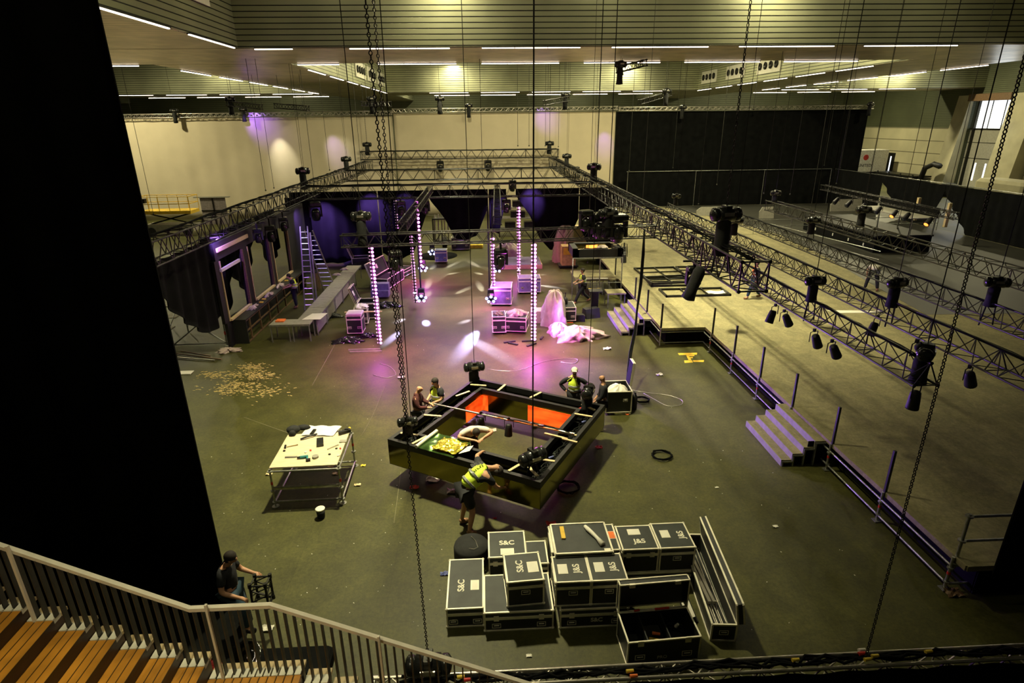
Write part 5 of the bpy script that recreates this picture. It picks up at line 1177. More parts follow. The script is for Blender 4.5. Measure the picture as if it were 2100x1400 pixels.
def cluster(label, p, s=1.0):
    t = thing('multi_lens_lamp', label, 'lamp', (p[0], p[1], p[2] - .25))
    obj('lamp_base', MB().rbox(0, 0, .42 * s, .26 * s, .2 * s, .18 * s, .04).box(-.12 * s, 0, .25 * s, .04, .06, .3 * s).box(.12 * s, 0, .25 * s, .04, .06, .3 * s), m_blackp, t)
    obj('lamp_head', MB().ball((0, 0, .1 * s), .15 * s, 10, 6, (1.2, .8, .9)), m_blackp, t)
    for dx, dz in ((-.18, .13), (.18, .13), (-.10, -.0), (.10, -.0), (0, .2)):
        obj('lens', MB().ball((dx * s, -.10 * s, dz * s), .062 * s, 10, 6, (1, .6, 1)), m_lens, t)
for k, lab in ((1, 'glowing multi-lens lamp low on the left black pole, nearer'), (2, 'glowing multi-lens lamp under the left magenta column, farther'), (3, 'glowing multi-lens lamp low on the right black pole, nearer'), (4, 'glowing multi-lens lamp under the drum-shaped lamp right of centre'), (5, 'glowing multi-lens lamp farthest back, beside the blue case')):
    cluster(lab, CL[k], 1.15)
def mover(label, p, s=1.0, rz=0, tilt=.3, zt=None):
    t = thing('moving_head_lamp', label, 'moving light', p, rz)
    obj('lamp_base', MB().rbox(0, 0, .0, .42 * s, .34 * s, .16 * s, .05 * s), m_blackg, t)
    obj('yoke', MB().box(-.20 * s, 0, -.26 * s, .06 * s, .16 * s, .42 * s).box(.20 * s, 0, -.26 * s, .06 * s, .16 * s, .42 * s).box(0, 0, -.1 * s, .44 * s, .16 * s, .05 * s), m_blackp, t)
    M_ = Matrix.Translation((0, 0, -.38 * s)) @ Matrix.Rotation(tilt, 4, 'X')
    obj('lamp_head', MB().lathe([(.10 * s, .20 * s), (.15 * s, .12 * s), (.165 * s, -.05 * s), (.15 * s, -.2 * s), (.14 * s, -.21 * s)], (0, 0, 0), 16, M_), m_blackg, t)
    obj('lens', MB().lathe([(.12 * s, -.205 * s), (.11 * s, -.22 * s)], (0, 0, 0), 14, M_), m_glass, t)
    obj('clamp', MB().box(0, 0, (.07 * s + (zt - p[2] if zt else .2 * s)) / 2, .07, .07, max(.1, (zt - p[2] if zt else .2 * s) - .07 * s)).box(0, 0, (zt - p[2]) if zt else .2 * s, .72, .05, .05).box(0, 0, (zt - p[2]) if zt else .2 * s, .05, .72, .05), m_dark, t)
    return t
for (x, y, z), s, zt, lab in (((-9.93, 36.2, 4.0), 1.6, 4.42, 'large black moving light under the left truss above the ladder'), ((-9.93, 28.2, 3.96), 1.1, 4.42, 'black moving light under the left truss, nearer, above the bar'), ((-9.93, 26.6, 4.1), .9, 4.42, 'smaller black moving light next to the one above the bar'), ((-9.93, 30.2, 4.05), 1.0, 4.42, 'black moving light under the left truss, between the bar and ladder'),
                          ((-3.25, 21.6, 4.0), 1.1, 4.3, 'drum-like black moving light hanging left of centre'), ((.62, 21.6, 4.0), 1.1, 4.35, 'drum-like black moving light hanging right of centre'), ((3.75, 21.6, 5.35), 1.1, 4.85, 'black moving light at the right end of the front truss, upper'), ((4.3, 21.8, 5.2), 1.4, 4.85, 'large black moving light standing by the right rig truss'), ((4.95, 21.6, 5.15), 1.5, 4.85, 'largest black moving light, right of the front truss end'),
                          ((-3.8, 57, 5.0), 1.4, 5.3, 'far black moving light on the back truss, left one'), ((.6, 57, 5.0), 1.4, 5.3, 'far black moving light on the back truss, right one'), ((-3.3, 34.9, 4.15), 1.1, 4.4, 'black moving light under the third truss, left of centre'), ((1.38, 34.9, 4.15), 1.1, 4.4, 'black moving light under the third truss, right of centre'), ((-4.7, 34.9, 4.15), 1.2, 4.4, 'black moving light under the third truss, farther left'), ((2.3, 46, 4.2), 1.2, 4.42, 'black moving light hanging on the second cross truss')):
    mover(lab, (x, y, z), s, .3, zt=zt)
t = mover('black moving light under the right rig truss, near the long black bag', (6.4, 17.4, 4.2), 1.0, 0, .5, 4.45)
tag(obj('lamp_cover', MB().lathe([(.12, .0), (.17, -.15), (.16, -.7), (.2, -.95), (.05, -1.0)], (0, 0, 0), 12, Matrix.Translation(atY(1438, 548, 16)) @ Matrix.Rotation(.32, 4, 'Y')).tube(atY(1438, 548, 16), (6.31, 16, 4.47), .02, 6), m_vinyl), 'long black bag hanging diagonally under the right rig truss', 'bag')
for (px, py, lab, tx) in ((1590, 628, 'black par lamp under the nearest stage truss, far left one', .35), (1608, 640, 'black par lamp under the nearest stage truss, second from the left', -.6), (1670, 680, 'black par lamp under the nearest stage truss, third', -.5), (1706, 702, 'black par lamp under the nearest stage truss, fourth', -.6),
                      (1882, 790, 'black par lamp below the cut end of the nearest stage truss', 0), (1800, 652, 'black par lamp under the second stage truss, left one', .4), (1988, 755, 'black par lamp under the second stage truss, right one', -.5), (1880, 703, 'black par lamp beside the hoist at the truss end', -.9)):
    X = 8.0 if px not in (1800, 1988) else 9.85
    parcan(atX(px, py, X), lab, (0, tx), s=1.0, rz=.4)
for k, (px, py) in enumerate(((1724, 396), (1750, 403), (1779, 410), (1811, 417), (1843, 428), (1868, 436), (1914, 447))):
    q_ = atX(px, py, 22.0); parcan((22.0, q_[1], 3.93), 'small par lamp under the truss by the black platform, number %s from the left' % ('one two three four five six seven'.split()[k]), (.7, .5), m_lensa if k in (2, 4, 6) else None, s=1.2, rz=1.2)

# ------------------------------------------------------------------ second, smaller lighting frame on tall stands near the lectern
t = thing('tube_stand', 'tall rectangular stand of violet-lit tubes, two bays wide', 'stand', (5.55, 28.6, 0))
for x in (-1.2, .15, 1.25): obj('upright', MB().box(x, -.25, 1.07, .05, .05, 2.15), m_galv, t)
obj('upright', MB().box(-1.3, -.9, .95, .05, .05, 1.9), m_galv, t)
for z in (2.15,): obj('top_rail', MB().box(.02, -.25, z, 2.5, .05, .05), m_galv, t)
obj('bottom_rail', MB().box(.02, -.25, .9, 2.5, .04, .04), m_galv, t)
obj('side_rail', MB().tube((-1.2, -.25, 2.15), (-1.3, -.9, 1.9), .025, 6), m_galv, t)
F2 = thing('mirrored_light_rig', 'small square hanging frame with par lamps, above the tall tube stand', 'hanging frame', (4.45, 28.9, 2.05), 0)
w, d, h = 2.5, 1.9, .42
for bxs in ((0, w, 0, .28), (0, w, d - .28, d), (0, .28, 0, d), (w - .28, w, 0, d)): obj('side_box', MB().bx(bxs[0], bxs[1], bxs[2], bxs[3], 0, h), m_blackp, F2)
obj('inner_mirror_panel', MB().bx(.28, w - .28, d - .31, d - .285, .02, h - .05), m_gold, F2)
obj('amber_glow_patch', MB().bx(.9, 1.5, d - .325, d - .312, .02, h - .1), m_lensa, F2)  # amber light inside the small frame, put in as an emissive patch
for x, y, a in ((.4, .1, .5), (1.9, .12, .6), (2.4, 1.0, .1), (2.35, 1.5, .2)): obj('timber_batten', MB().box(0, 0, 0, .4, .06, .02, Matrix.Translation((x, y, h + .012)) @ Matrix.Rotation(a, 4, 'Z')), m_pine, F2)
obj('wiring', MB().path(wob((.1, .15, h + .02), (2.4, .15, h + .02), 26, .06, 9), .02, 5).path(wob((2.4, .1, h + .03), (2.4, 1.8, h + .03), 22, .07, 10), .02, 5), m_black, F2)
tag(obj('wrapped_bundle', MB().ball((6.15, 30.2, 2.2), .26, 10, 7, (1.3, 1, .9)), m_plast), 'shiny pinkish wrapped bundle seen inside the small frame', 'bundle')
for k in range(6): parcan((7.1 + .08 * k - .1, 28.9 + .35 * k, 2.35), 'black par lamp hanging on the right side of the small frame', s=1.2, group='par lamps on the right side of the small frame')
# platform with legs behind the man, small side table, lectern, monitors
t = thing('platform_table', 'low carpeted platform on many thin legs with a white batten on its edge', 'platform', (5.75, 30.2, 0))
obj('platform_top', MB().bx(-1.1, 1.1, -1.0, 1.0, .78, .86), m_deck, t)
for k in range(7):
    x = -1.0 + k * .33; obj('leg', MB().box(x, -.95, .39, .05, .05, .78), m_galv, t)
for k in range(3): obj('leg', MB().box(-1.0 + k, .9, .39, .05, .05, .78), m_galv, t)
tag(obj('white_batten', MB().box(5.55, 29.15 + .08, .89, 1.5, .12, .05), m_white), 'white batten lying on the edge of the low platform', 'batten')
t = thing('side_table', 'small square table with thin legs beside the far stage steps', 'table', (6.25, 27.2, 0))
obj('table_top', MB().bx(-.45, .45, -.4, .4, .72, .78), m_deck, t)
for x in (-.4, .4):
    for y in (-.36, .36): obj('leg', MB().box(x, y, .36, .04, .04, .72), m_galv, t)
t = thing('lectern', 'black lectern with yellowish slanted top by the far stage steps', 'lectern', (5.15, 26.55, 0))
obj('column', MB().box(0, 0, .5, .30, .28, 1.0), m_blackp, t); obj('top_board', MB().box(0, 0, 1.05, .62, .42, .04, Matrix.Rotation(.1, 4, 'X')), m_blackp, t); obj('top_edge', MB().box(0, .12, 1.08, .56, .03, .02), m_yell, t)
t = thing('floor_monitor', 'black wedge speaker on the floor left of the lectern', 'speaker', (4.85, 25.7, 0), .3)
obj('cabinet', MB().ext([(-.35, -.25, 0), (-.35, .25, 0), (-.35, .2, .42), (-.35, -.12, .42)], (.7, 0, 0)), m_blackp, t); obj('grille', MB().box(0, -.2, .22, .6, .02, .3, Matrix.Rotation(-.3, 4, 'X')), m_grille, t)
tag(obj('green_box', MB().bx(3.8, 4.45, 25.0, 25.3, 0, .28).bx(3.85, 4.4, 25.02, 25.28, .28, .32), m_dark), 'low dark box with green lit top, left of the wedge speaker', 'box')
tag(obj('red_flag', MB().grid(lambda u, v: (3.5 + .4 * u, 24.9 + .1 * v + .1 * u, .04 + .05 * math.sin(u * 5)), 6, 4).bx(3.5, 3.9, 24.9, 25.0, 0, .02), m_orange), 'crumpled red-orange cloth on the floor by the half-covered case', 'cloth')
# ------------------------------------------------------------------ mid-floor cases
M_LID = m_lamt
def midcase(label, px, py, w, d, h, rz=0, **k):
    p = at(px, py); return roadcase(label, p[0] - w / 2, p[0] + w / 2, p[1], p[1] + d, 0, h, .16, rz, None, wheels=True, **k)
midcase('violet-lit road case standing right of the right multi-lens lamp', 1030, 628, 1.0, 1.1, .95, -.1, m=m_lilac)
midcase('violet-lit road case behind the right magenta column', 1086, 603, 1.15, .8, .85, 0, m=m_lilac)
midcase('blue-lit road case farthest back, left of centre', 905, 540, .75, .6, .85, 0, m=m_blue)  # blue light on this case is put into its body colour
midcase('narrow road case with a cluttered top, left of the right magenta column', 1024, 686, .55, .8, .80, 0)
midcase('wider road case heaped with white plastic, next to the narrow one', 1060, 684, .95, .85, .72, -.2)
midcase('road case half covered by the big plastic sheet', 1163, 662, .75, .9, .72, 0)
midcase('black road case at the very back, beside a black wheel', 945, 514, 1.25, .8, .9, 0)
midcase('tall road case with a folded white cloth on top, front left', 729, 688, .62, .6, .88, 0)
midcase('road case with crumpled white paper on top, behind the white-topped one', 741, 668, .55, .6, .80, .1)
midcase('low road case right of the long open case, lid closed', 818, 578, .55, 1.9, .5, -.35, m=m_lam)
def heap(name, label, c, r, sc, seed, m, cat, n=14, amp=.18, pw=1.0):
    rr = random.Random(seed); mb = MB(); ph = [rr.uniform(0, 6) for _ in range(6)]
    def fn(u, v):
        a = 2 * PI * u; b = PI / 2 * v
        k = 1 + amp * .6 * math.sin(13 * a + ph[5] + 9 * b) + amp * math.sin(3 * a + ph[0]) + amp * .6 * math.sin(5 * a + ph[1] + 4 * b) + amp * .5 * math.sin(9 * a + ph[2] - 5 * b)
        cb_ = max(0, math.cos(b)) ** pw; sx_ = .25 * r * v * math.sin(ph[4])
        return (c[0] + sx_ + r * sc[0] * k * math.cos(a) * cb_, c[1] + r * sc[1] * k * math.sin(a) * cb_, c[2] + r * sc[2] * math.sin(b) * (1 + .12 * math.sin(7 * a + ph[3])))
    mb.grid(fn, n * 3, 12); return tag(obj(name, mb, m), label, cat)
p = at(729, 688); tag(obj('folded_cloth', MB().rbox(p[0], p[1] + .3, .93, .66, .62, .08, .05), m_paper), 'white cloth folded over the tall case at the front left', 'cloth')
p = at(741, 668); heap('paper_heap', 'crumpled white paper on the case behind the white-topped one', (p[0], p[1] + .3, .80), .28, (1, 1, .5), 3, m_paper, 'paper')
p = at(1060, 684); heap('plastic_heap', 'heap of white plastic bags on the wider road case', (p[0], p[1] + .42, .72), .38, (1, .8, .6), 4, m_plast, 'plastic')
p = at(1024, 686); heap('tool_heap', 'reddish clutter of parts on the narrow road case', (p[0], p[1] + .4, .80), .2, (1, 1.3, .4), 5, m_brown, 'clutter')
p = at(1155, 668); heap('plastic_sheet', 'tall pinkish plastic sheet draped over a case, right of the magenta column', (3.05, 24.7, 0), .60, (.85, .9, 2.4), 6, m_plast, 'plastic sheet', pw=.5, amp=.14)
heap('plastic_sheet', 'bunched pinkish plastic sheet lying on the floor, wide heap', (3.85, 23.0, 0), .62, (1.35, .9, .75), 7, m_plast, 'plastic sheet', amp=.26)
heap('plastic_sheet', 'small bunch of plastic sheet on the floor left of the wide heap', (3.05, 23.55, 0), .42, (1, .9, 1.1), 8, m_plast, 'plastic sheet')
tag(obj('potted_tool', MB().lathe([(.12, .72), (.14, .9), (.1, 1.0), (.03, 1.05)], (3.6, 25.5, 0), 10).tube((3.6, 25.5, 1.0), (3.62, 25.5, 1.25), .02), m_blackp), 'small black pot-like tool standing on the half-covered case', 'tool')
tag(obj('crate', MB().bx(2.05, 2.95, 25.0, 25.6, 0, .55), m_plast), 'pinkish slatted crate behind the right magenta column', 'crate')
for q in range(5): pass
# open cases on the left side
def opencase(label, px, py, w, d, h, rz, lidside='left', lh=.5, casters=True):
    p = at(px, py); t = thing('open_road_case', label, 'case', (p[0], p[1] + d / 2, 0), rz)
    z0 = .08; mb = MB()
    for a in ((-w / 2, w / 2, -d / 2, -d / 2 + .015), (-w / 2, w / 2, d / 2 - .015, d / 2), (-w / 2, -w / 2 + .015, -d / 2, d / 2), (w / 2 - .015, w / 2, -d / 2, d / 2)): mb.bx(*a, z0, h)
    mb.bx(-w / 2, w / 2, -d / 2, d / 2, z0, z0 + .02); obj('case_body', mb, m_lam, t)
    e = MB(); frame_edges(e, -w / 2, w / 2, -d / 2, d / 2, z0, h, .035); obj('edging', e, m_edge, t)
    A = Matrix.Translation((-w / 2, 0, h)) @ Matrix.Rotation(-.35, 4, 'Y')
    l = obj('case_lid', MB().bx(-.012, 0, -d / 2, d / 2, 0, lh, A).bx(0, .1, -d / 2, -d / 2 + .012, 0, lh, A).bx(0, .1, d / 2 - .012, d / 2, 0, lh, A), m_lam, t)
    e = MB()
    for y in (-d / 2, d / 2): e.box(.05, y, lh / 2, .03, .03, lh, A).box(-.01, y, lh / 2, .03, .03, lh, A)
    for z in (0, lh): e.box(-.01, 0, z, .035, d, .035, A).box(.09, 0, z, .035, d, .035, A)
    obj('edging', e, m_edge, l); obj('paper_label', MB().bx(.012, .016, -.1, .12, lh * .4, lh * .7, A), m_paper, l)
    obj('contents', MB().rbox(0, 0, h * .55, w * .8, d * .8, h * .5, .05), m_vinyl, t)
    for x in (-w / 2 + .1, w / 2 - .1):
        for y in (-d / 2 + .1, d / 2 - .1): obj('castor', MB().tube((x - .02, y, .045), (x + .02, y, .045), .045, 8), m_dark, t)
    return t
opencase('open road case with raised lid, farthest back on the left', 738, 547, 1.0, .8, .55, .15, lh=.75)
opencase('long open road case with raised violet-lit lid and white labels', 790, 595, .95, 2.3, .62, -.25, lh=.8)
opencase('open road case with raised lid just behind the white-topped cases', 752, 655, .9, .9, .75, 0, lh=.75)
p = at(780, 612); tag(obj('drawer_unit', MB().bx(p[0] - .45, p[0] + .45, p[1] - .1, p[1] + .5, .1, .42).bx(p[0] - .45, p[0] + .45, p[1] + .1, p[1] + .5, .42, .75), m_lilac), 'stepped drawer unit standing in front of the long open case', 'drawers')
tag(obj('pine_batten', MB().box(-5.25, 24.6, .86, 1.6, .09, .03, Matrix.Identity(4)), m_pine), 'pale batten lying across the open case behind the left magenta column', 'batten')
for px, py, lab, s in ((715, 700, 'tangle of black cable on the floor in front of the white-topped case', .4), (757, 690, 'silver film tangle on the floor left of the magenta column', .3), (795, 628, 'black cable tangle on the floor right of the open case', .45), (675, 650, 'black rucksack-like bundle under the long table row', .38)):
    p = at(px, py); heap('cable_tangle', lab, (p[0], p[1], 0), s, (1.2, .8, .5), int(px), m_blackg, 'cable', amp=.3)
for k, (y, lab) in enumerate(((21.95, 'nearer one'), (22.2, 'farther one'))): tag(obj('pale_profile', MB().box(-4.75 - k * .1, y, .03, 1.25, .07, .06, Matrix.Identity(4)), m_alu), 'long pale metal profile on the floor left of the magenta column, ' + lab, 'profile')
p = at(1000, 690)
for k, (px, py, a, L, lab) in enumerate(((1045, 702, .3, .5, 'black bar on the floor, left one'), (1052, 706, -.6, .45, 'black bar on the floor, in front'), (1085, 700, .1, .6, 'black bar on the floor under the cases'), (1111, 694, 1.2, .35, 'short black bar on the floor, rightmost'), (1090, 708, .7, .5, 'black bar on the floor at the foot of the magenta column'))):
    q = at(px, py); tag(obj('black_bar', MB().box(0, 0, .03, L, .08, .05, Matrix.Translation(q) @ Matrix.Rotation(a, 4, 'Z')), m_blackp), lab, 'bar')
# pallet, wrapped crate and plastic at the back
t = thing('pallet', 'pale pallet with grey board on it, right of centre at the back', 'pallet', (2.3, 36.4, 0))
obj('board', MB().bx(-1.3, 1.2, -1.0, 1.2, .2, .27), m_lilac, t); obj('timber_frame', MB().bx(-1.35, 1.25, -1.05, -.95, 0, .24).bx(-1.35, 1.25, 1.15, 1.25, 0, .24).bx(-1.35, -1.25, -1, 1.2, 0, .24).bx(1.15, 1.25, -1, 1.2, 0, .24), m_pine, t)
heap('plastic_sheet', 'pinkish plastic heap behind the pale pallet', (1.5, 38.2, 0), .8, (1.1, .8, 1.3), 12, m_plast, 'plastic sheet')
heap('plastic_sheet', 'tall pinkish plastic wrap leaning at the back right', (5.0, 37.2, 0), .8, (.8, .6, 2.6), 13, m_plast, 'plastic sheet', pw=.4)
tag(obj('wooden_crate', MB().bx(5.7, 7.2, 38.6, 39.8, 0, 1.9), m_pine), 'pale wooden crate behind the tall plastic wrap', 'crate')
t = thing('box_dolly', 'plywood box on a black dolly at the back right', 'box', (5.15, 35.6, 0))
obj('dolly', MB().bx(-.6, .6, -.4, .5, .08, .18), m_blackp, t); obj('plywood_box', MB().bx(-.42, .42, -.35, .4, .18, 1.35), m_card, t); obj('panel', MB().bx(-.34, .34, -.37, -.35, .85, 1.25), m_yel, t)
for x in (-.5, .5): obj('castor', MB().tube((x - .03, -.3, .05), (x + .03, -.3, .05), .05, 8), m_dark, t)
for k, (px, py, a, b_) in enumerate(((1230, 490, 1.9, .35), (1210, 470, .3, -.2))):
    q = at(px, py); tag(obj('timber_plank', MB().tube((q[0] - .2, q[1] - 2, .05), (q[0] + .25, q[1] - 1, a), .07, 4), m_pine), 'pale timber propped at the back right, %s' % ('upright one' if k == 0 else 'low one'), 'plank')
t = thing('equipment_rack', 'grey shelving of stacked parts in the right pale gap of the drapes', 'rack', (3.1, 46.5, 0))
for z in (.6, 1.4, 2.2): obj('shelf', MB().bx(-1.9, 1.9, -.5, .5, z, z + .08), m_grey, t)
for x in (-1.85, 1.85): obj('upright', MB().bx(x - .04, x + .04, -.5, .5, 0, 2.6), m_dark, t)
for x, z, w_ in ((-1.0, .68, .8), (.6, .68, 1.0), (-.4, 1.48, 1.1), (1.1, 1.48, .7), (0, 2.28, 1.6)): obj('stored_box', MB().bx(x - w_ / 2, x + w_ / 2, -.4, .4, z, z + .45), m_dark, t)
t = thing('parts_trolley', 'trolley of silver stands in the left pale gap of the drapes', 'trolley', (-2.6, 44, 0))
obj('trolley_frame', MB().bx(-1.1, 1.1, -.5, .5, .2, .28).bx(-1.1, -1.04, -.5, .5, .2, 1.9).bx(1.04, 1.1, -.5, .5, .2, 1.9).bx(-1.1, 1.1, -.5, .5, 1.82, 1.9), m_dark, t)
for k in range(9): obj('stand_pole', MB().tube((-.95 + k * .24, -.3 + (k % 3) * .3, .28), (-.9 + k * .23, -.3 + (k % 3) * .28, 2.15), .05, 6), m_alu, t)
p = at(912, 507); tag(obj('black_wheel', MB().tube((p[0] - .15, p[1], .38), (p[0] + .15, p[1] + .05, .38), .38, 18), m_vinyl), 'round black wheel beside the case at the very back', 'drum')  # a black wheel standing by the back case
p = at(975, 508); tag(obj('yellow_case', MB().rbox(p[0], p[1], .15, 1.1, .6, .28, .08), m_yell), 'yellow and black flat case on the floor at the back', 'case')
tag(obj('black_mat', MB().lathe([(1.3, .0), (1.3, .03)], (-3.1, 39.6, 0), 24), m_black), 'round black cloth flat on the floor at the back', 'cloth')
heap('drape_heap', 'pile of black cloth on the floor right of the ladder bay', (-7.6, 37.2, 0), 1.0, (1.3, .8, .35), 21, m_vinyl, 'cloth')
# ------------------------------------------------------------------ bar on the left
BX = -10.3
t = thing('bar_back_wall', 'black bar back wall with timber-edged openings under the left truss', 'partition', (BX, 23, 0))
pan = MB()
def pn(y0, y1, z0, z1): pan.bx(-.12, 0, y0 - 23, y1 - 23, z0, z1)
pn(22.9, 35, 3.55, 4.2); pn(22.9, 35, 0, 1.05)
for a_, b_ in ((22.75, 23.2), (25.4, 26.1), (28.6, 29.2), (31.5, 35)): pn(a_, b_, 1.05, 3.55)
obj('black_panel', pan, m_blackp, t)
for a_, b_ in ((23.2, 25.4), (26.1, 28.6), (29.2, 31.5)):
    obj('sill_timber', MB().bx(-.02, .10, a_ - 23, b_ - 23, 1.05, 1.13), m_pine, t); obj('side_timber', MB().bx(-.02, .08, b_ - 23 - .03, b_ - 23 + .05, 1.05, 3.5), m_brown, t); obj('side_timber', MB().bx(-.02, .04, a_ - 23 - .05, a_ - 23, 1.05, 3.5), m_pine, t)
obj('head_timber', MB().bx(-.02, .06, .1, 3.3, 3.85, 4.0), m_pine, t); obj('head_timber', MB().bx(.0, .08, .1, 2.0, 3.08, 3.2), m_white, t)
t = thing('bar_counter', 'long black bar counter with open timber framing on its front', 'counter', (-10.15, 23.35, 0))
obj('counter_top', MB().bx(-.42, .40, 0, 8.7, .98, 1.03), m_blackp, t); obj('end_panel', MB().bx(-.42, .40, 0, .05, 0, .98), m_lam, t); obj('end_panel', MB().bx(-.4, .38, 8.65, 8.7, 0, .98), m_lam, t); obj('back_panel', MB().bx(-.42, -.38, 0, 8.7, 0, .98), m_blackp, t)
for k in range(8):
    y = .5 + k * 1.15; obj('timber_post', MB().bx(.32, .38, y - .03, y + .03, 0, .98), m_brown, t)
for z in (.02, .5, .92): obj('timber_rail', MB().bx(.32, .37, .05, 8.65, z, z + .05), m_brown, t)
obj('counter_return', MB().bx(.4, 1.2, 8.0, 8.7, .98, 1.03), m_blackp, t); obj('return_front', MB().bx(1.1, 1.15, 8.0, 8.7, 0, .98), m_brown, t)
for k, (y, x, m__, lab) in enumerate(((25.0, -10.02, m_plast, 'crumpled clear film on the near part of the bar counter'), (27.0, -10.02, m_plast, 'crumpled clear film on the middle of the bar counter'), (28.6, -10.02, m_plast, 'crumpled clear film on the far part of the bar counter'))):
    heap('film_heap', lab, (x, y, 1.03), .18, (.7, 2.0, .7), 30 + k, m__, 'film', amp=.35)
for k, (y, x) in enumerate(((26.3, -10.0), (25.8, -9.95), (30.1, -9.9), (29.6, -10.0))): tag(obj('yellow_tool', MB().box(x, y, 1.05, .16, .12, .04), m_yell), 'yellow tool on the bar counter, %s' % ('second nearest', 'nearest', 'farthest', 'third nearest')[k], 'tool')
# table row
for k in range(6):
    y = 24.1 + k * 1.65
    t = thing('folding_table', 'grey table of the long row beside the bar, %s from the front' % 'first second third fourth fifth sixth'.split()[k], 'table', (-7.5, y + .8, 0), 0, 'tables of the long row')
    obj('table_top', MB().bx(-.38, .38, -.81, .81, .72, .76), m_grey, t); obj('edge_profile', MB().bx(.38, .40, -.82, .82, .70, .765).bx(-.40, -.38, -.82, .82, .70, .765), m_galv, t)
    if k < 5: obj('front_board', MB().bx(.34, .36, -.8, .8, .12, .70), m_grey, t)
    for x in (-.34, .36):
        for yy in (-.76, .76): obj('leg', MB().bx(x - .02, x + .02, yy - .02, yy + .02, 0, .72), m_galv, t)
t = thing('folding_table', 'grey table set across the near end of the long row', 'table', (-8.05, 23.75, 0))
obj('table_top', MB().bx(-.82, .82, -.36, .36, .72, .76), m_grey, t); obj('edge_profile', MB().bx(-.83, .83, -.38, -.36, .69, .765), m_galv, t)
for x in (-.78, -.05, .1, .78):
    for yy in (-.33, .33): obj('leg', MB().bx(x - .02, x + .02, yy - .02, yy + .02, 0, .72), m_galv, t)
p = at(645, 649, .77); tag(obj('drawing_sheet', MB().ext([(p[0] - .42, p[1] - .42, .775), (p[0] + .35, p[1] - .42, .775), (p[0] + .45, p[1] + .42, .775), (p[0] - .2, p[1] + .42, .775)], (0, 0, .008)), m_paper), 'large white drawing sheet on the near table of the row', 'paper')
tag(obj('orange_gloves', MB().box(-8.55, 23.9, .79, .35, .3, .05), m_orange), 'orange gloves and timber bits on the cross table', 'gloves')
for px, py, z, lab in ((690, 563, .77, 'clear bottle cluster on the far part of the table row'), (706, 552, .77, 'clear film scrap at the far end of the table row')):
    p = at(px, py, z); heap('clear_film', lab, (p[0], p[1], .76), .16, (1.3, 1, .6), 44, m_plast, 'film')
# stepladder
t = thing('stepladder', 'tall aluminium double ladder, top lit blue-white, beside the bar', 'ladder', (-8.45, 28.2, 0))
def lad(a0, a1, b0, b1, n):
    mb = MB(); rg_ = MB()
    for p0, p1 in ((a0, a1), (b0, b1)): mb.tube(p0, p1, .035, 4)
    for k in range(1, n): rg_.tube(Vector(a0).lerp(Vector(a1), k / n), Vector(b0).lerp(Vector(b1), k / n), .018, 5)
    return mb, rg_
s_, r_ = lad((-.28, -.35, 0), (-.05, -.1, 4.0), (.18, -.35, 0), (.28, -.1, 4.0), 15); obj('side_rails', s_, m_alu, t); obj('rungs', r_, m_alu, t)
s_, r_ = lad((-.05, 2.6, 0), (.05, .15, 3.75), (.62, 2.6, 0), (.42, .15, 3.75), 14); obj('rear_side_rails', s_, m_alu, t); obj('rear_rungs', r_, m_alu, t)
s_, r_ = lad((.32, -.28, 0), (.32, -.05, 3.7), (.30, -.28, 0), (.36, -.05, 3.7), 2); obj('middle_rail', s_, m_alu, t)
# scaffold supporting the bar wall and the terrace of planks behind the drape
t = thing('scaffold_bay', 'galvanised scaffold post with triangular bracing at the near end of the bar', 'scaffold', (-10.55, 23.1, 0))
obj('standard', MB().tube((0, 0, .05), (0, 0, 4.3), .028, 8), m_galv, t); obj('base_plate', MB().box(0, 0, .01, .16, .16, .02), m_galv, t)
for z in (.5, 2.7): obj('red_marker', MB().tube((0, 0, z), (0, 0, z + .15), .034, 8), m_red, t)
obj('bottom_ledger', MB().tube((0, 0, .15), (-2.07, -.1, .15), .026, 8), m_galv, t); obj('brace', MB().tube((0, 0, .15), (-1.05, -.05, .95), .026, 8).tube((-2.07, -.1, .15), (-1.0, -.05, .95), .026, 8), m_galv, t); obj('upper_ledger', MB().tube((0, 0, 1.35), (-.75, 0, 1.35), .024, 8), m_galv, t)
t = thing('scaffold_terrace', 'galvanised scaffold with pale plank levels at the far left behind the big drape', 'scaffold', (-13.0, 23.0, 0))
for x in (0, -2.07):
    for y in (0, 2.07, 4.14): obj('standard', MB().tube((x, y, .0), (x, y, 1.0 + y * .45), .026, 8), m_galv, t)
for k in range(7): obj('plank', MB().bx(-2.3, .1, -.1 + k * .6, .35 + k * .6, .28 + k * .32, .33 + k * .32), m_white, t)
obj('brace', MB().tube((0, 0, .2), (0, 2.07, 1.6), .024, 6).tube((0, 2.07, .2), (0, 4.14, 2.2), .024, 6), m_galv, t)
for y in (0, 2.07): obj('red_marker', MB().tube((0, y, .9), (0, y, 1.02), .032, 8), m_red, t)
for k, (a_, b_, lab) in enumerate(((at(365, 735), at(440, 741), 'long pole on the floor near the big left drape, nearer one'), (at(362, 727), at(455, 739), 'long pole on the floor near the big left drape, middle one'), (at(372, 722), at(432, 732), 'long pole on the floor near the big left drape, farther one'))):
    tag(obj('floor_pole', MB().tube(Vector(a_) + Vector((0, 0, .05)), Vector(b_) + Vector((0, 0, .05)), .03, 6), m_brown if k else m_alu), lab, 'pole')
p = at(467, 720); heap('plastic_scrap', 'small heap of clear plastic on the floor in front of the bar end', (p[0], p[1], 0), .28, (1.4, .8, .5), 51, m_plast, 'plastic', amp=.35)
p = at(380, 765); tag(obj('board_scrap', MB().box(p[0], p[1], .02, .5, .3, .03), m_paper), 'white board scrap on the floor against the big left drape', 'board')
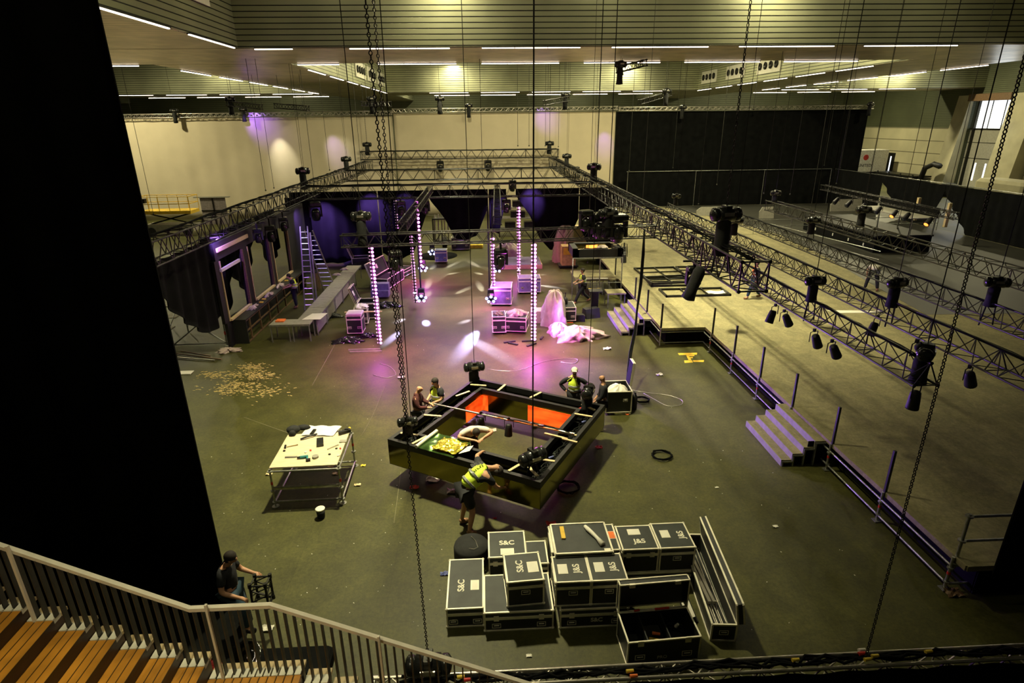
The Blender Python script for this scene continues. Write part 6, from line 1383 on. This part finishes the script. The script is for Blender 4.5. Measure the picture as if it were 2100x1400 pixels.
# scissor lift and grid panel at the far left
t = thing('scissor_lift', 'yellow scissor lift platform with railings in front of the cream drape', 'lift', (-25.4, 50, 0))
obj('platform', MB().bx(-2.0, 2.0, -.7, .9, 1.75, 2.0), m_yel, t); rmb = MB()
for z in (2.55, 3.1):
    for a_, b_ in (((-2, -.7), (2, -.7)), ((-2, .9), (2, .9)), ((-2, -.7), (-2, .9)), ((2, -.7), (2, .9))): rmb.tube((*a_, z), (*b_, z), .03, 6)
for x in (-2, -1.2, -.4, .4, 1.2, 2):
    for y in (-.7, .9): rmb.tube((x, y, 2), (x, y, 3.1), .025, 6)
obj('railing', rmb, m_yel, t); obj('scissor_arms', MB().tube((-1.6, 0, .9), (1.6, 0, 1.7), .06, 6).tube((1.6, 0, .9), (-1.6, 0, 1.7), .06, 6), m_dark, t); obj('chassis', MB().bx(-1.9, 1.9, -.6, .8, .35, .9), m_grey, t)
for x in (-1.4, 1.4): obj('wheel', MB().tube((x, -.65, .35), (x, -.4, .35), .35, 14), m_tyre, t)
obj('control_box', MB().box(-1.6, -.6, 2.8, .45, .3, .35), m_blackp, t)
t = thing('mesh_screen', 'greyish mesh panel with a board on top, right of the yellow lift', 'panel', (-24.0, 55, 0))
obj('mesh', MB().bx(-1.1, 1.1, 0, .06, 0, 2.35), m_grille, t); obj('top_board', MB().bx(-1.6, 1.5, -.1, .2, 2.35, 2.45), m_grey, t); obj('upright', MB().bx(-.05, .05, -.05, 0, 0, 2.35).bx(-1.1, 1.1, -.05, 0, 1.2, 1.28), m_dark, t)
# van, stored decks and loose things behind the low drapes on the right
t = thing('box_van', 'white box van with round red emblems parked behind the low drape, near the far wall', 'van', (56.3, 89.5, 0), .05)
obj('box_body', MB().rbox(1.2, 0, 2.4, 5.0, 2.4, 3.1, .08), m_vanw, t); obj('cab', MB().ext([(-3.3, -1.1, .6), (-1.35, -1.1, .6), (-1.35, -1.1, 2.5), (-2.3, -1.1, 2.45), (-3.2, -1.1, 1.6)], (0, 2.2, 0)), m_vanw, t)
obj('cab_window', MB().ext([(-2.9, -1.12, 1.6), (-1.7, -1.12, 1.6), (-1.7, -1.12, 2.3), (-2.3, -1.12, 2.3)], (0, .03, 0)), m_glass, t)
for x in (-2.5, 2.4): obj('wheel', MB().tube((x, -1.15, .42), (x, -.8, .42), .42, 16), m_tyre, t)
for (x, y, r_) in ((.2, -1.205, .55),): obj('red_emblem', MB().tube((x, y, 2.9), (x, y - .02, 2.9), r_ * .75, 10).tube((x, y - .03, 2.9), (x, y - .031, 2.9), .1, 4), m_red, t)
obj('red_emblem', MB().tube((3.705, -.2, 3.3), (3.72, -.2, 3.3), .35, 10), m_red, t)
letters('UNITED', m_dark, t, (.2, -1.215, 1.75), (PI / 2, 0, 0), .6); letters('UNITED', m_dark, t, (3.72, -.2, 2.6), (PI / 2, 0, PI / 2), .45)
t = thing('stacked_decks', 'long low row of dark stacked stage decks behind the van', 'decks', (59.5, 87, 0), 0)
for z in (.3, .6, .9): obj('deck_layer', MB().bx(-1.2, 1.4, -7, 6, z - .2, z), m_dark, t)
for k in range(6): obj('support_frame', MB().bx(-1.25, -1.15, -7 + k * 2.5, -6.8 + k * 2.5, 0, 1.1), m_blackp, t)
tag(obj('black_crane_arm', MB().path([(59, 79.5, .2), (59.2, 79.3, 2.0), (59.3, 78, 2.6), (59.3, 76.8, 2.4)], .35, 6), m_blackp), 'black bent arm shape at the near end of the stacked decks', 'arm')
tag(obj('hay_heap', MB().rbox(58.4, 64.5, .9, 3.0, 7, 1.8, .6), m_conc), 'low beige covered heap beside the tall door', 'heap')
tag(obj('black_bundle', MB().ball((52.5, 66, .6), 1.0, 10, 6, (1.3, 1, .9)), m_vinyl), 'black bundle on the floor behind the low drape', 'bundle')
tag(obj('red_hook', MB().path([(51, 73, 0), (51, 73, .9), (51.5, 73, 1.2)], .12, 6), m_red), 'small red upright hook shape on the floor behind the low drape', 'hook')
for k, (y, sd_) in enumerate(((50.5, .6), (52.0, .4))): pass
# ------------------------------------------------------------------ open case with plastic by the bald man, cables, litter
t = thing('open_road_case', 'open black case full of white plastic beside the bald man, lid hanging right', 'case', (3.98, 16.45, 0))
w, d, h = .78, .80, .78; mb = MB()
for a_ in ((-w / 2, w / 2, -d / 2, -d / 2 + .015), (-w / 2, w / 2, d / 2 - .015, d / 2), (-w / 2, -w / 2 + .015, -d / 2, d / 2), (w / 2 - .015, w / 2, -d / 2, d / 2)): mb.bx(*a_, .08, h)
obj('case_body', mb, m_lam, t); e = MB(); frame_edges(e, -w / 2, w / 2, -d / 2, d / 2, .1, h, .03); obj('edging', e, m_edge, t); plate(.2, -d / 2, .5, .14, .1, t)
A = Matrix.Translation((w / 2, 0, h)) @ Matrix.Rotation(.1, 4, 'Y')
l = obj('case_lid', MB().bx(0, .014, 0, d / 2, 0, .75, A), m_black, t); e = MB()
for y in (0, d / 2): e.box(.05, y, .38, .08, .03, .75, A)
e.box(.05, d / 4, .75, .08, d / 2, .03, A); obj('edging', e, m_edge, l)
for x in (-.3, .3):
    for y in (-.3, .3): obj('castor', MB().tube((x - .02, y, .045), (x + .02, y, .045), .045, 8), m_dark, t)
heap('plastic_heap', 'white plastic filling the open case beside the bald man', (3.98, 16.45, .55), .34, (1, 1, .8), 61, m_paper, 'plastic', amp=.12)
t = thing('fire_extinguisher', 'black cylinder with a hose lying beside it, right of the open case', 'cylinder', at(1300, 838))
obj('cylinder', MB().lathe([(.08, 0), (.09, .05), (.09, .42), (.05, .5), (.02, .52)], n=14), m_blackp, t); obj('valve', MB().box(0, 0, .56, .05, .12, .06), m_dark, t)
def coil(label, px, py, r, n=4, m=None, seed=0, g=None):
    c = at(px, py, 0); rr = random.Random(seed + int(px)); pts = []
    for k in range(n * 14):
        a_ = 2 * PI * k / 14; q = r * (1 + rr.uniform(-.12, .12)); pts.append((c[0] + q * math.cos(a_), c[1] + q * math.sin(a_) * .95, .03 + .012 * (k / 14)))
    tag(obj('cable_coil', MB().path(pts, .016, 5), m or m_black), label, 'cable')
coil('coil of black cable on the open floor right of the mirrored frame', 1357, 936, .26)
coil('coil of black cable on the floor under the right side of the frame', 1165, 1002, .27)
coil('coil of black hose right of the black cylinder', 1317, 822, .22)
coil('coil of black cable on the floor left of the stage steps', 1592, 848, .25, 5)
def floorwire(label, pix, m, r=.008):
    pts = [Vector(at(a_, b_, .012)) for a_, b_ in pix]; out = []
    for i in range(len(pts) - 1):
        for k in range(4):
            t_ = k / 4; p0 = pts[max(0, i - 1)]; p1 = pts[i]; p2 = pts[i + 1]; p3 = pts[min(len(pts) - 1, i + 2)]
            out.append(.5 * ((2 * p1) + (p2 - p0) * t_ + (2 * p0 - 5 * p1 + 4 * p2 - p3) * t_ ** 2 + (3 * p1 - p0 - 3 * p2 + p3) * t_ ** 3))
    out.append(pts[-1]); tag(obj('thin_cable', MB().path(out, r, 5), m), label, 'cable')
floorwire('thin pale cable looping on the floor right of the open case', [(1268, 780), (1290, 797), (1330, 805), (1370, 810), (1398, 820), (1396, 830), (1370, 832), (1345, 820), (1320, 806)], m_alu)
floorwire('thin pale cable looping on the floor behind the left end of the frame', [(778, 745), (800, 752), (812, 768), (790, 774), (765, 768)], m_alu)
floorwire('thin pale cable running along the floor behind the frame', [(1000, 757), (1060, 760), (1120, 740), (1180, 735), (1178, 745), (1150, 742)], m_alu)
floorwire('thin line on the floor left of the frame', [(740, 895), (765, 850), (790, 790)], m_chalk, .006)
c1_ = thing('black_cable_drop', 'thick black cable loom hanging from the right truss down to the open case', 'cable', (6.1, 20.0, 0))
pA = [atY(1322, 470, 20.5), atY(1318, 520, 20.3), atY(1313, 580, 20), atY(1306, 640, 19.4), atY(1303, 680, 19), atY(1295, 720, 18.4), atY(1288, 760, 17.6), atY(1284, 800, 16.9)]
obj('cable_loom', MB().path([Vector(q) - Vector((6.1, 20, 0)) for q in pA], .035, 6).path([Vector(q) - Vector((6.1, 20, 0)) + Vector((.06 * math.sin(k), 0, 0)) for k, q in enumerate(pA)], .025, 5), m_black, c1_)
# yellow tape marks on the floor
def tapem(label, quads):
    mb = MB()
    for q in quads: mb.ext([at(a_, b_, .002) for a_, b_ in q], (0, 0, .003))
    tag(obj('floor_tape', mb, m_tape), label, 'floor marking')
tapem('yellow tape letter F with two bars on the dark floor', [[(1390, 724), (1430, 723), (1429, 727), (1393, 728)], [(1403, 739), (1419, 738.5), (1421, 743), (1404, 744)], [(1421, 738.5), (1444, 738), (1443, 742), (1422, 742)],
      [(1407, 728), (1411.5, 727.8), (1418, 738), (1412, 738)], [(1411, 728), (1424, 727.5), (1424, 730), (1412, 730.5)], [(1413, 732), (1421, 731.7), (1421, 734), (1414, 734.3)]])
# sawdust, chalk marks and litter
rr = random.Random(11); mb = MB()
for k in range(900):
    cx_, cy_, sx_, sy_ = rr.choice(((520, 752, 26, 7), (505, 768, 40, 9), (490, 788, 34, 8), (530, 770, 30, 8), (470, 800, 40, 10), (540, 800, 50, 14), (440, 770, 30, 8)))
    p = at(rr.gauss(cx_, sx_ * .55), rr.gauss(cy_, sy_ * .55)); L = rr.uniform(.01, .05); a_ = rr.uniform(-.6, .6)
    mb.box(0, 0, .003, L * 2.2, L * .7, .004, Matrix.Translation(p) @ Matrix.Rotation(a_, 4, 'Z'))
tag(obj('sawdust', mb, m_straw), 'scattered pale sawdust on the dark floor at the left', 'sawdust', kind='stuff')
rr = random.Random(13); mb = MB()
for k in range(200):
    p = at(rr.uniform(420, 1850), rr.uniform(640, 1300))
    if abs(p[0]) > 7.8 or p[1] < 7: continue
    L = rr.uniform(.005, .014); mb.box(0, 0, .004, L * 2, L, .006, Matrix.Translation(p) @ Matrix.Rotation(rr.uniform(0, 3), 4, 'Z'))
tag(obj('floor_litter', mb, m_paper), 'tiny pale flecks of litter scattered over the dark floor', 'litter', kind='stuff')
def scrap(label, px, py, s, m, z=0):
    p = at(px, py, z); rg_ = random.Random(int(px * 7 + py))
    mb = MB().grid(lambda u, v: (p[0] + (u - .5) * s * 1.6, p[1] + (v - .5) * s, z + .01 + rg_.uniform(0, s * .35)), 5, 4, False).bx(p[0] - s * .5, p[0] + s * .5, p[1] - s * .3, p[1] + s * .3, z, z + .012)
    tag(obj('paper_scrap', mb, m), label, 'scrap')
for px, py, s, m__, lab in ((911, 1177, .10, m_blue, 'crumpled pale blue paper on the floor left of the road cases'), (1352, 769, .16, m_paper, 'white paper scrap on the floor right of the hanging cable loom'), (1245, 716, .2, m_paper, 'white paper scrap on the floor left of the hanging cable loom'),
                       (1130, 1075, .14, m_red, 'red and white tape scrap on the floor behind the loose lid'), (850, 1000, .14, m_red, 'red and white tape scrap under the left side of the frame'), (1228, 918, .12, m_red, 'red and white tape scrap right of the frame'), (1287, 850, .08, m_orange, 'orange bit on the floor below the black cylinder'),
                       (888, 985, .22, m_paper, 'white plastic scrap on the floor under the frame near side'), (930, 1008, .2, m_plast, 'pinkish plastic scrap on the floor near the bending man'), (1015, 1063, .05, m_red, 'small red bit on the floor right of the bending man'), (960, 868, .3, m_plast, 'plastic scrap on the violet floor inside the frame, left one'), (985, 852, .2, m_plast, 'plastic scrap on the violet floor inside the frame, upper one'),
                       (955, 880, .22, m_plast, 'plastic scrap on the violet floor inside the frame, lower one'), (1010, 883, .14, m_plast, 'plastic scrap on the violet floor inside the frame, middle one'), (1105, 872, .3, m_plast, 'plastic scrap on the violet floor inside the frame, right one'), (679, 957, .10, m_pine, 'pale wood block on the floor behind the work table'), (688, 972, .10, m_pine, 'pale wood block on the floor under the work table'), (552, 973, .1, m_pine, 'pale wood block on the floor left of the work table'), (733, 995, .1, m_pine, 'pale wood chip on the floor right of the work table'), (823, 775, .16, m_plast, 'pinkish scrap on the floor behind the maroon man'), (745, 955, .08, m_yell, 'yellow bit on the floor right of the work table'), (1954, 1217, .2, m_brown, 'reddish tape at the foot of the near stage corner'), (1470, 1000, .0 + .06, m_paper, 'white scrap on the open floor left of the stage steps'), (1590, 1080, .07, m_paper, 'white scrap on the floor below the stage steps'),
                       (1085, 1345, .06, m_paper, 'pale round bit on the floor before the near truss'), (548, 1290, .14, m_paper, 'pale tape scrap on the floor behind the railing')):
    scrap(lab, px, py, s, m__)
rr = random.Random(17)
for k, (a_, b_, c_, d_) in enumerate(((808, 1072, 822, 968), (1018, 1072 + 0, 1020, 1072), (690, 700, 640, 790), (500, 855, 640, 905))):
    if k == 1: continue
    p, q = Vector(at(a_, b_, .002)), Vector(at(c_, d_, .002)); tag(obj('chalk_line', MB().box(0, 0, 0, (q - p).length, .012, .003, Matrix.Translation((p + q) / 2) @ Matrix.Rotation(math.atan2(q.y - p.y, q.x - p.x), 4, 'Z')), m_chalk), ('pale chalk line on the floor left of the bending man', '', 'faint chalk line on the floor behind the work table', 'faint chalk line on the floor at the far left')[k], 'floor marking')
# connectors on the near truss
for k, (px, py, m__, lab) in enumerate(((1768, 1333, m_paper, 'white connector on the near silver truss under the chain'), (1795, 1345, m_yell, 'yellow and white connector on the near silver truss, right of the chain'), (1780, 1352, m_yell, 'large yellow connector on the near silver truss'), (1768, 1340, m_red, 'red connector on the near silver truss, left of the chain'), (1905, 1336, m_yell, 'yellow connector on the near silver truss farther right'), (1632, 1353, m_yell, 'yellow and red connector on the near silver truss, left part'),
                                     (1292, 1376, m_yell, 'yellow connector on the near silver truss below the trunk'), (1300, 1386, m_orange, 'orange connector on the near silver truss below the trunk'), (945, 1388, m_yell, 'yellow connector behind the railing at the bottom'), (957, 1394, m_red, 'red connector behind the railing at the bottom'))):
    p = Vector(at(px, py, 1.66)); tag(obj('cable_connector', MB().tube(p - Vector((.05, 0, 0)), p + Vector((.05, .01, 0)), .026, 10, .02), m__), lab, 'connector')
# silver reflector lamp and flat black case behind the railing
t = thing('reflector_lamp', 'round polished silver lamp reflector behind the railing, lower left', 'lamp', (-3.75, 7.0, 0))
A = Matrix.Translation((0, 0, .8)) @ Matrix.Rotation(.5, 4, 'X') @ Matrix.Rotation(-.25, 4, 'Y')
obj('reflector', MB().lathe([(.06, .0), (.12, .03), (.20, .05), (.235, .10), (.24, .11), (.225, .12), (.14, .09), (.08, .13), (.03, .14)], n=24, M=A), m_chrome, t); obj('stand', MB().tube((0, 0, 0), (0, 0, .8), .025, 8).tube((-.25, 0, .0), (0, 0, .4), .015, 6).tube((.25, 0, 0), (0, 0, .4), .015, 6).tube((0, .25, 0), (0, 0, .4), .015, 6), m_dark, t)
tag(obj('flat_black_case', MB().rbox(-3.45, 7.45, .12, 1.5, .55, .24, .08), m_black), 'flat black case on the floor behind the railing', 'case')
heap('cable_tangle', 'red and green cable ends on the dark floor behind the railing', (-4.75, 7.6, 0), .18, (1.2, .7, .4), 71, m_red, 'cable')
